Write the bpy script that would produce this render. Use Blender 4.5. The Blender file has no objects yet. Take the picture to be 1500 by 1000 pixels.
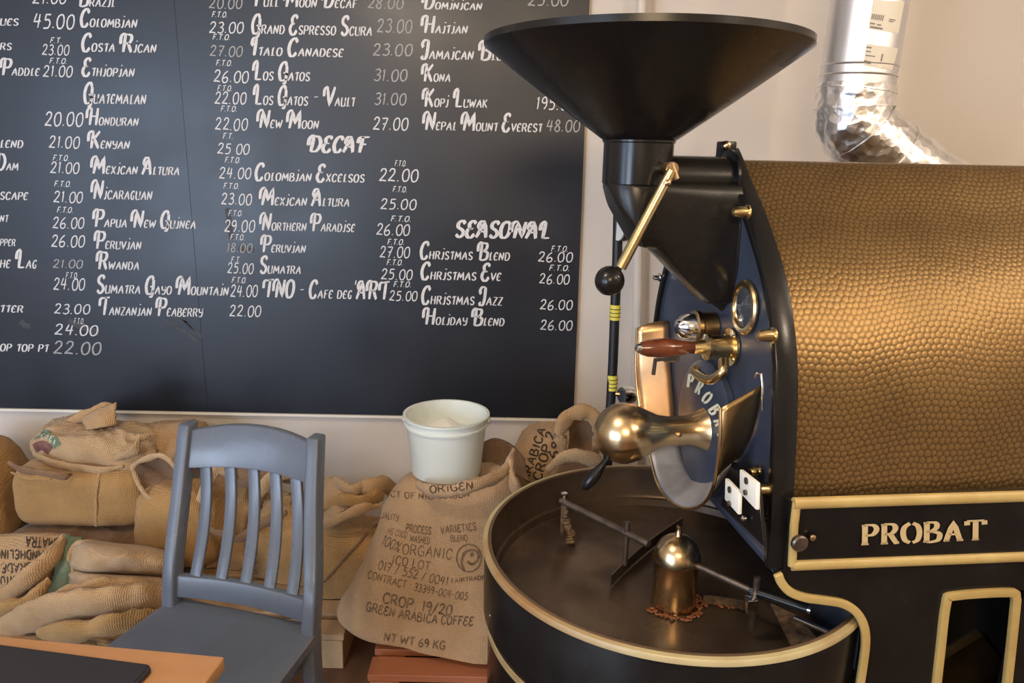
import bpy, bmesh, math, random
from mathutils import Vector, Matrix, noise
from mathutils.bvhtree import BVHTree
random.seed(7)
S = bpy.context.scene
COL = S.collection
PI = math.pi

# ------------------------------------------------------------------ camera
F = 1100.0; PITCH = math.radians(14); ROLL = math.radians(1.2); H = 1.65
fw = Vector((0, math.cos(PITCH), -math.sin(PITCH)))
up0 = Vector((0, math.sin(PITCH), math.cos(PITCH))); rt0 = Vector((1, 0, 0))
rt = rt0*math.cos(ROLL) + up0*math.sin(ROLL)
up = up0*math.cos(ROLL) - rt0*math.sin(ROLL)
CP = Vector((0, 0, H))
cam = bpy.data.cameras.new('camera'); camo = bpy.data.objects.new('camera', cam); COL.objects.link(camo)
cam.sensor_width = 36; cam.lens = 36*F/1500; cam.clip_start = .02
camo.matrix_world = Matrix(((rt.x, up.x, -fw.x, 0), (rt.y, up.y, -fw.y, 0), (rt.z, up.z, -fw.z, H), (0, 0, 0, 1)))
S.camera = camo

# ------------------------------------------------------------------ world, lights, exposure
S.view_settings.view_transform = 'Standard'; S.view_settings.look = 'None'
S.view_settings.exposure = 0.30; S.view_settings.gamma = 1; S.view_settings.use_curve_mapping = False
W = bpy.data.worlds.new('world'); S.world = W; W.use_nodes = True
W.node_tree.nodes['Background'].inputs[0].default_value = (.62, .78, 1, 1)
W.node_tree.nodes['Background'].inputs[1].default_value = 1.2
def area(name, loc, target, sx, sy, power, col):
    l = bpy.data.lights.new(name, 'AREA'); l.shape = 'RECTANGLE'; l.size = sx; l.size_y = sy; l.energy = power; l.color = col
    o = bpy.data.objects.new(name, l); COL.objects.link(o); o.location = loc
    o.rotation_euler = (Vector(target)-Vector(loc)).to_track_quat('-Z', 'Y').to_euler(); return o
def spot_point(name, loc, power, col, r=.06):
    l = bpy.data.lights.new(name, 'POINT'); l.energy = power; l.color = col; l.shadow_soft_size = r
    o = bpy.data.objects.new(name, l); COL.objects.link(o); o.location = loc; return o
area('daylight_shop_window', (-3.05, -2.93, 1.35), (-3.05, 0, 1.35), 1.5, 1.9, 120, (.62, .78, 1))
area('cool_fill_left', (-3.92, -.9, 1.35), (-.6, 2.2, .9), 1.6, 2.0, 66, (.50, .69, 1))  # unseen cool fill added for the board's blue left side; solid wall behind
area('board_sheen_light', (-.05, -2.1, 2.62), (-.05, 3, 1.7), 1.0, .5, 44, (1, .74, .44))  # warm area light added so the chalkboard picks up a sheen
spot_point('ceiling_lamp_warm_a', (1.9, -.1, 2.6), 44, (1, .82, .62), .07)
spot_point('ceiling_lamp_warm_b', (-.8, .75, 2.6), 38, (1, .82, .64), .07)
spot_point('ceiling_lamp_warm_c', (2.4, 1.0, 2.6), 22, (1, .86, .72), .07)

# ------------------------------------------------------------------ pixel helpers: measured directions met with real planes
def ray(x, y): return (fw*F + rt*(x-750) - up*(y-500)).normalized()
def pY(x, y, Y): d = ray(x, y); return CP + d*(Y/d.y)
def pZ(x, y, z): d = ray(x, y); return CP + d*((z-H)/d.z)
def ppm(p): return F/((Vector(p)-CP).dot(fw))          # pixels per metre at a point
YA = math.radians(8); M0 = Vector((.452, 1.66, 0))
A = Vector((math.cos(YA), math.sin(YA), 0)); L = Vector((-math.sin(YA), math.cos(YA), 0))
def loc(p): q = p-M0; return Vector((q.dot(A), q.dot(L), q.z))
def wor(p): return M0 + A*p[0] + L*p[1] + Vector((0, 0, p[2]))
def pn(x, y, n, k): d = ray(x, y); return loc(CP + d*((k-(CP-M0).dot(n))/d.dot(n)))
def pu(x, y, u): return pn(x, y, A, u)
def pv(x, y, v): return pn(x, y, L, v)
def pz(x, y, z): return loc(pZ(x, y, z))

# ------------------------------------------------------------------ materials
def mat(name, col, rough=.5, metal=0, spec=.5, coat=0, bump=None, var=None, trans=0, alpha=1, sheen=0):
    m = bpy.data.materials.new(name); m.use_nodes = True; nt = m.node_tree; N = nt.nodes; K = nt.links
    b = N['Principled BSDF']; b.inputs['Base Color'].default_value = (*col, 1); b.inputs['Roughness'].default_value = rough
    b.inputs['Metallic'].default_value = metal; b.inputs['Specular IOR Level'].default_value = spec
    b.inputs['Coat Weight'].default_value = coat; b.inputs['Coat Roughness'].default_value = .08
    b.inputs['Transmission Weight'].default_value = trans; b.inputs['Alpha'].default_value = alpha
    b.inputs['Sheen Weight'].default_value = sheen
    tc = N.new('ShaderNodeTexCoord')
    if var:      # (scale, colour b, roughness spread)
        nz = N.new('ShaderNodeTexNoise'); nz.inputs['Scale'].default_value = var[0]; nz.inputs['Detail'].default_value = 6
        K.new(tc.outputs['Object'], nz.inputs['Vector'])
        mx = N.new('ShaderNodeMix'); mx.data_type = 'RGBA'; mx.inputs[6].default_value = (*col, 1); mx.inputs[7].default_value = (*var[1], 1)
        rp = N.new('ShaderNodeMapRange'); rp.inputs[1].default_value = .35; rp.inputs[2].default_value = .65
        K.new(nz.outputs[0], rp.inputs[0]); K.new(rp.outputs[0], mx.inputs[0]); K.new(mx.outputs[2], b.inputs['Base Color'])
        if len(var) > 2:
            r2 = N.new('ShaderNodeMapRange'); r2.inputs[1].default_value = .3; r2.inputs[2].default_value = .7
            r2.inputs[3].default_value = max(.02, rough-var[2]); r2.inputs[4].default_value = min(1, rough+var[2])
            K.new(nz.outputs[0], r2.inputs[0]); K.new(r2.outputs[0], b.inputs['Roughness'])
    if bump:     # (scale, strength, distance)
        n2 = N.new('ShaderNodeTexNoise'); n2.inputs['Scale'].default_value = bump[0]; n2.inputs['Detail'].default_value = 4
        K.new(tc.outputs['Object'], n2.inputs['Vector'])
        bp = N.new('ShaderNodeBump'); bp.inputs['Strength'].default_value = bump[1]; bp.inputs['Distance'].default_value = bump[2]
        K.new(n2.outputs[0], bp.inputs['Height']); K.new(bp.outputs[0], b.inputs['Normal'])
    return m
def burlap(name, c1, c2, sc=360):
    m = mat(name, c1, .92, spec=.15, sheen=.15, var=(9, c2)); nt = m.node_tree; N = nt.nodes; K = nt.links; b = N['Principled BSDF']
    tc = N.new('ShaderNodeTexCoord'); s = []
    for d in ('X', 'Z'):
        w = N.new('ShaderNodeTexWave'); w.bands_direction = d; w.inputs['Scale'].default_value = sc/6.28*1.0; w.inputs['Distortion'].default_value = .5
        w.inputs['Detail'].default_value = 2; K.new(tc.outputs['Object'], w.inputs['Vector']); s.append(w)
    nz = N.new('ShaderNodeTexNoise'); nz.inputs['Scale'].default_value = 45; nz.inputs['Detail'].default_value = 5; K.new(tc.outputs['Object'], nz.inputs['Vector'])
    a = N.new('ShaderNodeMath'); a.operation = 'ADD'; K.new(s[0].outputs['Fac'], a.inputs[0]); K.new(s[1].outputs['Fac'], a.inputs[1])
    a2 = N.new('ShaderNodeMath'); a2.operation = 'ADD'; K.new(a.outputs[0], a2.inputs[0]); K.new(nz.outputs[0], a2.inputs[1])
    bp = N.new('ShaderNodeBump'); bp.inputs['Strength'].default_value = .5; bp.inputs['Distance'].default_value = .003
    K.new(a2.outputs[0], bp.inputs['Height']); K.new(bp.outputs[0], b.inputs['Normal'])
    # colour darker where the weave height is low
    old = b.inputs['Base Color'].links[0].from_socket
    mx = N.new('ShaderNodeMix'); mx.data_type = 'RGBA'; mx.blend_type = 'MULTIPLY'; mx.inputs[0].default_value = .5
    rr = N.new('ShaderNodeMapRange'); rr.inputs[1].default_value = 0; rr.inputs[2].default_value = 2; rr.inputs[3].default_value = .62; rr.inputs[4].default_value = 1.15
    K.new(a.outputs[0], rr.inputs[0]); cb = N.new('ShaderNodeCombineColor')
    for i in range(3): K.new(rr.outputs[0], cb.inputs[i])
    K.new(old, mx.inputs[6]); K.new(cb.outputs[0], mx.inputs[7]); K.new(mx.outputs[2], b.inputs['Base Color'])
    return m
M = {}
M['wall'] = mat('cream_wall_paint', (.64, .57, .50), .75, var=(1.2, (.61, .55, .485)), bump=(60, .06, .004))
M['ceiling'] = mat('ceiling_paint', (.6, .56, .5), .9)
M['floor'] = mat('brown_floor', (.16, .085, .045), .45, var=(5, (.10, .05, .028), .1))
M['white_edge'] = mat('white_board_edge', (.78, .72, .62), .6)
M['window_frame'] = mat('white_window_frame', (.7, .7, .68), .5)
M['brass'] = mat('polished_brass', (.70, .52, .29), .26, 1, var=(10, (.58, .42, .24), .08))
M['brass_rod'] = mat('worn_brass_rod', (.78, .60, .30), .24, 1, var=(20, (.62, .46, .24), .08))
M['copper'] = mat('bronze_sheet', (.62, .40, .20), .34, 1, var=(11, (.46, .28, .15), .1))
M['dark_bronze'] = mat('dark_bronze_sheet', (.38, .26, .12), .38, 1, var=(11, (.27, .18, .09), .1))  # darker bronze tone, near chute side among others
M['steel'] = mat('steel_sheet', (.55, .54, .54), .48, .6, var=(14, (.36, .35, .36), .08))
M['chrome'] = mat('bright_metal', (.8, .8, .8), .14, 1)
M['black'] = mat('black_gloss_enamel', (.007, .0065, .007), .24, spec=.32, var=(8, (.012, .011, .010), .05))
M['hopper_black'] = mat('black_satin_enamel', (.009, .008, .0075), .28, spec=.32, var=(6, (.013, .011, .009), .06))
M['navy'] = mat('dark_slate_enamel', (.036, .048, .078), .36, spec=.5, coat=.12, var=(6, (.030, .038, .060), .08))
M['cream'] = mat('cream_trim_enamel', (.50, .37, .14), .38, var=(14, (.42, .29, .10), .08))
M['rim'] = mat('worn_cream_rim', (.54, .48, .27), .38, var=(3.5, (.30, .17, .07), .1))
M['rim_top'] = mat('bare_bronze_edge', (.20, .13, .075), .4, .7)
M['letter'] = mat('pale_stencil_letters', (.55, .42, .22), .45)
M['letter_door'] = mat('cream_door_letters', (.72, .68, .50), .5)
M['tray_in'] = mat('coffee_stained_steel', (.15, .105, .07), .33, .55, var=(7, (.075, .050, .036), .10))
M['dust'] = mat('coffee_dusted_metal', (.20, .13, .075), .75, .2, var=(60, (.07, .045, .028)))
M['bean'] = mat('roasted_coffee_bean', (.24, .085, .03), .5)
M['iron'] = mat('dull_iron', (.13, .10, .085), .38, .8, var=(30, (.20, .16, .13), .1))
M['wood_handle'] = mat('varnished_dark_wood', (.17, .045, .015), .22, coat=.5, var=(25, (.09, .022, .01)))
M['glass'] = mat('dial_glass', (.75, .8, .85), .05, 0, .8, trans=.75)
M['dial_face'] = mat('dial_face', (.66, .66, .62), .4)
M['dial_dark'] = mat('dark_sight_glass', (.05, .055, .065), .06, 0, 1, coat=1)
M['plastic_white'] = mat('white_bakelite', (.82, .80, .72), .35)
M['ink'] = mat('faded_black_ink', (.10, .068, .05), .9, spec=.1, var=(55, (.24, .16, .10)))
M['ink_dark'] = mat('black_ink', (.035, .03, .028), .9, spec=.1, var=(70, (.10, .07, .05)))
M['chair'] = mat('blue_grey_chair_paint', (.108, .127, .165), .30, spec=.5, var=(7, (.095, .112, .145), .06), bump=(28, .08, .003))
M['bucket'] = mat('milky_plastic', (.76, .82, .79), .38, spec=.4, trans=.12); M['bucket'].node_tree.nodes['Principled BSDF'].inputs['Subsurface Weight'].default_value = .25
M['bucket'].node_tree.nodes['Principled BSDF'].inputs['Subsurface Radius'].default_value = (.03, .03, .03)
M['tablet'] = mat('matt_black_case', (.022, .022, .027), .45, spec=.4)
M['hose'] = mat('black_rubber_hose', (.012, .012, .014), .45)
M['yellow'] = mat('yellow_band', (.72, .62, .08), .5)
M['pipe_paint'] = mat('painted_conduit', (.62, .55, .48), .5)
M['duct'] = mat('galvanised_duct', (.84, .84, .85), .36, 1, var=(5, (.76, .76, .78), .06))
M['sticker'] = mat('paper_sticker', (.72, .68, .58), .6)
M['sticker_ink'] = mat('sticker_print', (.22, .2, .19), .7)
M['green_print'] = mat('green_print', (.10, .17, .11), .9, var=(40, (.2, .22, .14)))
M['maroon_print'] = mat('maroon_print', (.11, .035, .035), .9, var=(40, (.2, .1, .07)))
M['pale_print'] = mat('pale_print', (.55, .55, .42), .9)
M['burlap'] = burlap('burlap_tan', (0.430, 0.258, 0.121), (0.499, 0.320, 0.164))
M['burlap_b'] = burlap('burlap_golden', (0.447, 0.254, 0.098), (0.378, 0.213, 0.078))
M['burlap_c'] = burlap('burlap_pale', (0.533, 0.369, 0.211), (0.447, 0.287, 0.148))
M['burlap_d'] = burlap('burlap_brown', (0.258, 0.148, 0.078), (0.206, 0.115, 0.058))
M['burlap_nic'] = burlap('burlap_rosy_tan', (.53, .355, .21), (.45, .295, .165))
def wood(name, c1, c2, axis=0, scale=3, rough=.4):
    m = mat(name, c1, rough); nt = m.node_tree; N = nt.nodes; K = nt.links; b = N['Principled BSDF']
    tc = N.new('ShaderNodeTexCoord'); mp = N.new('ShaderNodeMapping'); sc = [14, 14, 14]; sc[axis] = 1.2; mp.inputs['Scale'].default_value = sc
    nz = N.new('ShaderNodeTexNoise'); nz.inputs['Scale'].default_value = scale; nz.inputs['Detail'].default_value = 8; nz.inputs['Distortion'].default_value = .6
    K.new(tc.outputs['Object'], mp.inputs[0]); K.new(mp.outputs[0], nz.inputs['Vector'])
    mx = N.new('ShaderNodeMix'); mx.data_type = 'RGBA'; mx.inputs[6].default_value = (*c1, 1); mx.inputs[7].default_value = (*c2, 1)
    K.new(nz.outputs[0], mx.inputs[0]); K.new(mx.outputs[2], b.inputs['Base Color']); return m
M['table'] = wood('orange_oak', (.50, .27, .125), (.40, .20, .09), 0, 2, .3)
M['pallet_pale'] = wood('pale_pallet_wood', (.50, .33, .17), (.36, .22, .11), 1, 3, .7)
M['pallet_red'] = wood('reddish_pallet_wood', (.46, .15, .065), (.30, .11, .05), 0, 3, .7)
# chalkboard paint: dusty sheen
mb = mat('chalkboard_paint', (.010, .012, .018), .38, spec=.42, var=(2.2, (.015, .017, .024), .07), bump=(140, .05, .002)); M['board'] = mb
M['chalk'] = mat('chalk', (.74, .72, .72), .95, var=(260, (.55, .54, .54)))
M['chalk_faint'] = mat('chalk_thin', (.48, .46, .45), .95, var=(260, (.26, .25, .25)))
M['smudge'] = mat('chalk_smudge', (.075, .08, .09), .9, var=(60, (.05, .053, .06)))
# hammered brass skin: raised hammered cells carried by the UV map (metres)
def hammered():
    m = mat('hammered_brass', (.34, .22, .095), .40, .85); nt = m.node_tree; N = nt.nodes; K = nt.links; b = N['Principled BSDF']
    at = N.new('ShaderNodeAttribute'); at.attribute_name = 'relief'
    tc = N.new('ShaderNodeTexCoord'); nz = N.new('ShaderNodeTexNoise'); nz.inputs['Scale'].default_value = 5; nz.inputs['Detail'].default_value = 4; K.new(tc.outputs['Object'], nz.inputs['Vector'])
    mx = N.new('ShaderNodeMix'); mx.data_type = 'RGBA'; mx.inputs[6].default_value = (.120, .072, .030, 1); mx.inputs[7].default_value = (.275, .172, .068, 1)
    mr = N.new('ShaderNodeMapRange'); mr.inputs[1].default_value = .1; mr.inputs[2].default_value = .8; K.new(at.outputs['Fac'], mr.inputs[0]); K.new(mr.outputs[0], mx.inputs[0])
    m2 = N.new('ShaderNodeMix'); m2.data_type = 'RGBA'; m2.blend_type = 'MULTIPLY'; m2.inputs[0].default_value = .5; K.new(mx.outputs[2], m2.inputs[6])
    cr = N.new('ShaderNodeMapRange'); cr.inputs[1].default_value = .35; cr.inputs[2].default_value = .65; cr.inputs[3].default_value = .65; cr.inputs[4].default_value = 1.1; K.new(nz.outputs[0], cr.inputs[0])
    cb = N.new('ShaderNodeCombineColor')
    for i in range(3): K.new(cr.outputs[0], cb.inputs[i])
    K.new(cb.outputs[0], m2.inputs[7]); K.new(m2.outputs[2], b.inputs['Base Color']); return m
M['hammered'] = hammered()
def crumpled():
    m = mat('crumpled_foil', (.92, .91, .90), .3, 1); nt = m.node_tree; N = nt.nodes; K = nt.links; b = N['Principled BSDF']
    tc = N.new('ShaderNodeTexCoord'); vo = N.new('ShaderNodeTexVoronoi'); vo.inputs['Scale'].default_value = 38; K.new(tc.outputs['Object'], vo.inputs['Vector'])
    nz = N.new('ShaderNodeTexNoise'); nz.inputs['Scale'].default_value = 25; nz.inputs['Detail'].default_value = 5; K.new(tc.outputs['Object'], nz.inputs['Vector'])
    a = N.new('ShaderNodeMath'); a.operation = 'ADD'; K.new(vo.outputs['Distance'], a.inputs[0]); K.new(nz.outputs[0], a.inputs[1])
    bp = N.new('ShaderNodeBump'); bp.inputs['Strength'].default_value = .5; bp.inputs['Distance'].default_value = .006; K.new(a.outputs[0], bp.inputs['Height']); K.new(bp.outputs[0], b.inputs['Normal']); return m
M['foil'] = crumpled()

# ------------------------------------------------------------------ mesh helpers
def mesh_obj(name, verts, faces, m, parent=None, smooth=40, origin=None, uvs=None):
    o0 = Vector(origin) if origin is not None else Vector((0, 0, 0))
    me = bpy.data.meshes.new(name); me.from_pydata([tuple(Vector(v)-o0) for v in verts], [], faces); me.materials.append(M[m] if isinstance(m, str) else m)
    if uvs:
        ul = me.uv_layers.new(name='UVMap')
        for li, l in enumerate(me.loops): ul.data[li].uv = uvs[l.vertex_index]
    if smooth is not None:
        for p in me.polygons: p.use_smooth = True
        me.set_sharp_from_angle(angle=math.radians(smooth))
    me.update()
    o = bpy.data.objects.new(name, me); COL.objects.link(o); o.location = o0
    if parent: o.parent = parent
    return o
def thing(name, label, cat, l=(0, 0, 0), rz=0, group=None):
    o = bpy.data.objects.new(name, None); COL.objects.link(o); o.location = l; o.rotation_euler = (0, 0, rz); o.empty_display_size = .1
    o['label'] = label; o['category'] = cat
    if group: o['group'] = group
    return o
def tag(o, label=None, cat=None, group=None, kind=None):
    for k, v in (('label', label), ('category', cat), ('group', group), ('kind', kind)):
        if v: o[k] = v
    return o
class G:                                     # geometry collector
    def __init__(s): s.v = []; s.f = []
    def add(s, v, f): n = len(s.v); s.v += [Vector(q) for q in v]; s.f += [tuple(i+n for i in q) for q in f]; return s
    def box(s, a, b):
        x0, y0, z0 = a; x1, y1, z1 = b
        return s.add([(x0, y0, z0), (x1, y0, z0), (x1, y1, z0), (x0, y1, z0), (x0, y0, z1), (x1, y0, z1), (x1, y1, z1), (x0, y1, z1)],
                     [(0, 3, 2, 1), (4, 5, 6, 7), (0, 1, 5, 4), (1, 2, 6, 5), (2, 3, 7, 6), (3, 0, 4, 7)])
    def lathe(s, prof, origin, axis, n=40, cap=True):
        o = Vector(origin); a = Vector(axis).normalized(); e = a.orthogonal().normalized(); g = a.cross(e)
        v = []; f = []
        for r, t in prof:
            for i in range(n):
                th = 2*PI*i/n; v.append(o + a*t + (e*math.cos(th)+g*math.sin(th))*r)
        for j in range(len(prof)-1):
            for i in range(n): k = (i+1) % n; f.append((j*n+i, j*n+k, (j+1)*n+k, (j+1)*n+i))
        if cap: f.append(tuple(range(n-1, -1, -1))); f.append(tuple(range((len(prof)-1)*n, len(prof)*n)))
        return s.add(v, f)
    def tube(s, pts, r, n=12, cap=True, flat=1, upv=None):
        pts = [Vector(p) for p in pts]; rs = r if isinstance(r, (list, tuple)) else [r]*len(pts)
        v = []; f = []; pe = None
        for j, p in enumerate(pts):
            d = (pts[min(j+1, len(pts)-1)]-pts[max(j-1, 0)]).normalized()
            if upv is not None: e = Vector(upv) - d*d.dot(Vector(upv)); e.normalize()
            elif pe is None: e = d.orthogonal().normalized()
            else: e = (pe - d*pe.dot(d)).normalized()
            pe = e; g = d.cross(e)
            for i in range(n): th = 2*PI*i/n; v.append(p + (e*math.cos(th)+g*math.sin(th)*flat)*rs[j])
        for j in range(len(pts)-1):
            for i in range(n): k = (i+1) % n; f.append((j*n+i, j*n+k, (j+1)*n+k, (j+1)*n+i))
        if cap: f.append(tuple(range(n-1, -1, -1))); f.append(tuple(range((len(pts)-1)*n, len(pts)*n)))
        return s.add(v, f)
    def prism(s, loop, off):
        n = len(loop); lo = [Vector(p) for p in loop]; off = Vector(off)
        f = [tuple(range(n-1, -1, -1)), tuple(range(n, 2*n))]
        for i in range(n): k = (i+1) % n; f.append((i, k, n+k, n+i))
        return s.add(lo+[p+off for p in lo], f)
    def strip(s, path, wv, off):             # thin bar following a path; wv(i) half width vector, off thickness vector
        v = []; f = []; off = Vector(off)
        for i, p in enumerate(path): w = wv(i); p = Vector(p); v += [p-w, p+w, p+w+off, p-w+off]
        for i in range(len(path)-1):
            for k in range(4): q = (k+1) % 4; f.append((i*4+k, i*4+q, i*4+4+q, i*4+4+k))
        f.append((0, 3, 2, 1)); n = (len(path)-1)*4; f.append((n, n+1, n+2, n+3)); return s.add(v, f)
    def build(s, name, m, parent=None, smooth=40, bevel=0, origin=None, seg=2, recalc=True):
        o = mesh_obj(name, s.v, s.f, m, parent, None, origin)
        me = o.data; bm = bmesh.new(); bm.from_mesh(me)
        if recalc: bmesh.ops.recalc_face_normals(bm, faces=bm.faces)
        if bevel:
            ed = [e for e in bm.edges if len(e.link_faces) == 2 and e.calc_face_angle(0) > math.radians(30)]
            bmesh.ops.bevel(bm, geom=ed, offset=bevel, segments=seg, affect='EDGES', profile=.5, clamp_overlap=True)
        bm.to_mesh(me); bm.free()
        if smooth is not None:
            for p in me.polygons: p.use_smooth = True
            me.set_sharp_from_angle(angle=math.radians(smooth))
        return o
def catmull(P, n=8):
    P = [Vector(p) for p in P]; out = []
    Q = [P[0]*2-P[1]] + P + [P[-1]*2-P[-2]]
    for i in range(1, len(Q)-2):
        a, b, c, d = Q[i-1:i+3]
        for k in range(n):
            t = k/n; out.append(.5*((2*b)+(c-a)*t+(2*a-5*b+4*c-d)*t*t+(3*b-a-3*c+d)*t**3))
    return out+[P[-1]]

# ------------------------------------------------------------------ stroke lettering
GL = {  # glyph: (width, strokes);  '~' marks a smooth stroke
'A': (.78, '0,0 .42,1 .72,0|.16,.36 .6,.36'), 'B': (.68, '.04,0 .04,1|~.04,1 .45,.95 .5,.72 .3,.54 .04,.52|~.3,.54 .62,.4 .58,.1 .3,0 .04,0'),
'C': (.68, '~.64,.78 .42,1 .14,.84 .03,.45 .18,.06 .42,0 .64,.2'), 'D': (.74, '.05,0 .05,1|~.05,1 .45,.92 .66,.52 .48,.08 .05,0'),
'E': (.66, '~.6,.84 .36,1 .12,.82 .22,.56 .46,.53|~.46,.53 .14,.5 .02,.25 .2,.01 .42,0 .62,.2'), 'F': (.62, '.1,0 .12,1|.0,.97 .62,1|.11,.52 .48,.54'),
'G': (.74, '~.62,.8 .42,1 .14,.84 .03,.45 .18,.06 .42,0 .62,.1 .66,.42|.38,.42 .7,.42'), 'H': (.74, '.06,0 .06,1|.62,0 .62,1|.06,.52 .62,.52'),
'I': (.34, '.17,0 .17,1'), 'J': (.5, '~.4,1 .42,.4 .34,.05 .12,0 .0,.16'), 'K': (.7, '.05,0 .05,1|.6,1 .08,.46|.2,.56 .66,0'),
'L': (.6, '.1,1 .1,.02|.1,.03 .58,.05'), 'M': (.95, '.02,0 .14,1 .45,.25 .78,1 .88,0'), 'N': (.76, '.04,0 .08,1 .6,.02 .66,1'),
'O': (.72, '~.34,1 .1,.84 .02,.5 .12,.12 .34,0 .58,.14 .67,.5 .58,.86 .34,1'), 'P': (.66, '.05,0 .05,1|~.05,1 .46,.96 .6,.74 .44,.5 .05,.46'),
'Q': (.74, '~.34,1 .1,.84 .02,.5 .12,.12 .34,0 .58,.14 .67,.5 .58,.86 .34,1|.38,.25 .7,-.1'), 'R': (.72, '.05,0 .05,1|~.05,1 .46,.96 .58,.75 .42,.52 .05,.48|.34,.5 .68,0'),
'S': (.64, '~.58,.82 .36,1 .1,.86 .12,.62 .46,.42 .58,.2 .34,0 .04,.16'), 'T': (.66, '.32,0 .34,1|0,.94 .66,1'), 'U': (.72, '~.05,1 .04,.4 .14,.04 .36,0 .58,.1 .64,.5 .64,1|.64,.6 .66,0'),
'V': (.7, '0,1 .32,0 .68,1'), 'W': (.98, '0,1 .2,0 .48,.8 .7,0 .94,1'), 'X': (.68, '0,1 .64,0|.6,1 .03,0'), 'Y': (.66, '~.02,1 .1,.6 .36,.5 .6,.7 .62,1|~.62,1 .6,.3 .4,0 .1,.05'),
'Z': (.64, '.04,.98 .6,.98 .04,.02 .62,.02'),
'0': (.62, '~.32,1 .1,.82 .03,.45 .14,.08 .32,0 .52,.14 .58,.5 .5,.88 .32,1'), '1': (.3, '.06,.8 .18,1 .16,0'), '2': (.62, '~.05,.78 .2,1 .45,.95 .48,.68 .28,.35 .02,.04|.02,.04 .3,.07 .6,.02'),
'3': (.58, '~.06,.9 .34,1 .5,.8 .36,.57 .18,.54|~.18,.54 .48,.45 .52,.18 .3,0 .03,.1'), '4': (.62, '.2,1 .04,.42 .58,.46|.46,.95 .4,0'), '5': (.6, '.56,.98 .16,.98 .12,.58|~.12,.58 .4,.62 .54,.38 .42,.06 .05,.03'),
'6': (.6, '~.46,1 .16,.7 .04,.3 .16,.02 .42,.02 .54,.26 .38,.46 .1,.34'), '7': (.58, '.02,.96 .54,.98 .2,0|.12,.5 .46,.54'), '8': (.58, '~.3,.54 .1,.74 .28,1 .48,.78 .3,.54 .06,.3 .2,.02 .44,.06 .5,.32 .3,.54'),
'9': (.58, '~.5,.7 .34,.98 .1,.86 .08,.58 .34,.5 .5,.7 .48,.3 .3,0'), '.': (.24, '.1,0 .1,.09'), ',': (.22, '.12,.06 .06,-.12'), '-': (.5, '.08,.45 .42,.47'), '/': (.5, '.04,-.05 .44,1.05'), ':': (.3, '.14,.12 .14,.22|.14,.62 .14,.72'),
'%': (.8, '.08,0 .66,1|~.16,1 .04,.82 .18,.66 .28,.84 .16,1|~.6,.34 .46,.16 .6,0 .72,.18 .6,.34'), "'": (.2, '.12,1.05 .08,.8'), ' ': (.42, '')}
# small lettering keeps hooked forms of its own
SM = {'e': (.6, '~.56,.8 .34,1 .1,.78 .04,.35 .2,.02 .56,.1|.1,.5 .42,.52'), 'i': (.4, '~.3,.95 .3,.4 .22,.02 .0,.06|.3,1.3 .32,1.42'),
      'l': (.55, '~.3,1 .16,.8 .16,.1 .0,.02|.0,.04 .5,.05'), 't': (.55, '.3,0 .36,1|0,.85 .3,1 .6,.95'), 'g': (.64, '~.58,.85 .34,1 .08,.7 .1,.2 .36,.0 .56,.3|.3,.4 .6,.42')}
CAPX = {'H': '~-.3,.4 -.32,.85 -.1,1.0 .06,.9', 'K': '~-.28,.4 -.3,.85 -.08,1.0 .05,.9', 'N': '~-.28,.35 -.3,.8 -.1,1 .08,.98', 'M': '~-.24,.35 -.26,.8 -.06,1 .14,.98',
        'P': '~-.26,.45 -.28,.85 -.1,1.02 .1,1', 'R': '~-.26,.45 -.28,.85 -.1,1.02 .1,1', 'B': '~-.24,.5 -.26,.85 -.08,1.02 .1,1', 'D': '~-.24,.4 -.26,.8 -.08,1.02 .1,1',
        'T': '~-.2,.5 -.2,.85 0,.97', 'V': '~-.24,.5 -.24,.85 0,1', 'A': '~.42,1 .14,.96 .02,.72 .12,.55', 'J': '~.4,1 .1,1 -.05,.8 .06,.62', 'F': '~-.18,.6 -.14,.9 .1,1', 'G': '~.62,.8 .66,.4 .62,-.1 .4,-.16',
        'I': '~.17,1 -.05,.95 -.12,.7 .0,.55', 'L': '~-.2,.5 -.2,.85 -.02,1.02 .1,1', 'U': '~-.2,.6 -.16,.95 .05,1'}
def parse(s):
    out = []
    for st in s.split('|'):
        if not st: continue
        sm = st[0] == '~'; pts = [tuple(map(float, q.split(','))) for q in st.lstrip('~').split()]
        P = [Vector((a, b, 0)) for a, b in pts]
        if sm: P = catmull(P, 5)
        else:
            Q = []
            for a, b in zip(P, P[1:]): Q += [a, a.lerp(b, .33), a.lerp(b, .67)]
            P = Q+[P[-1]]
        out.append(P)
    return out
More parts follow.
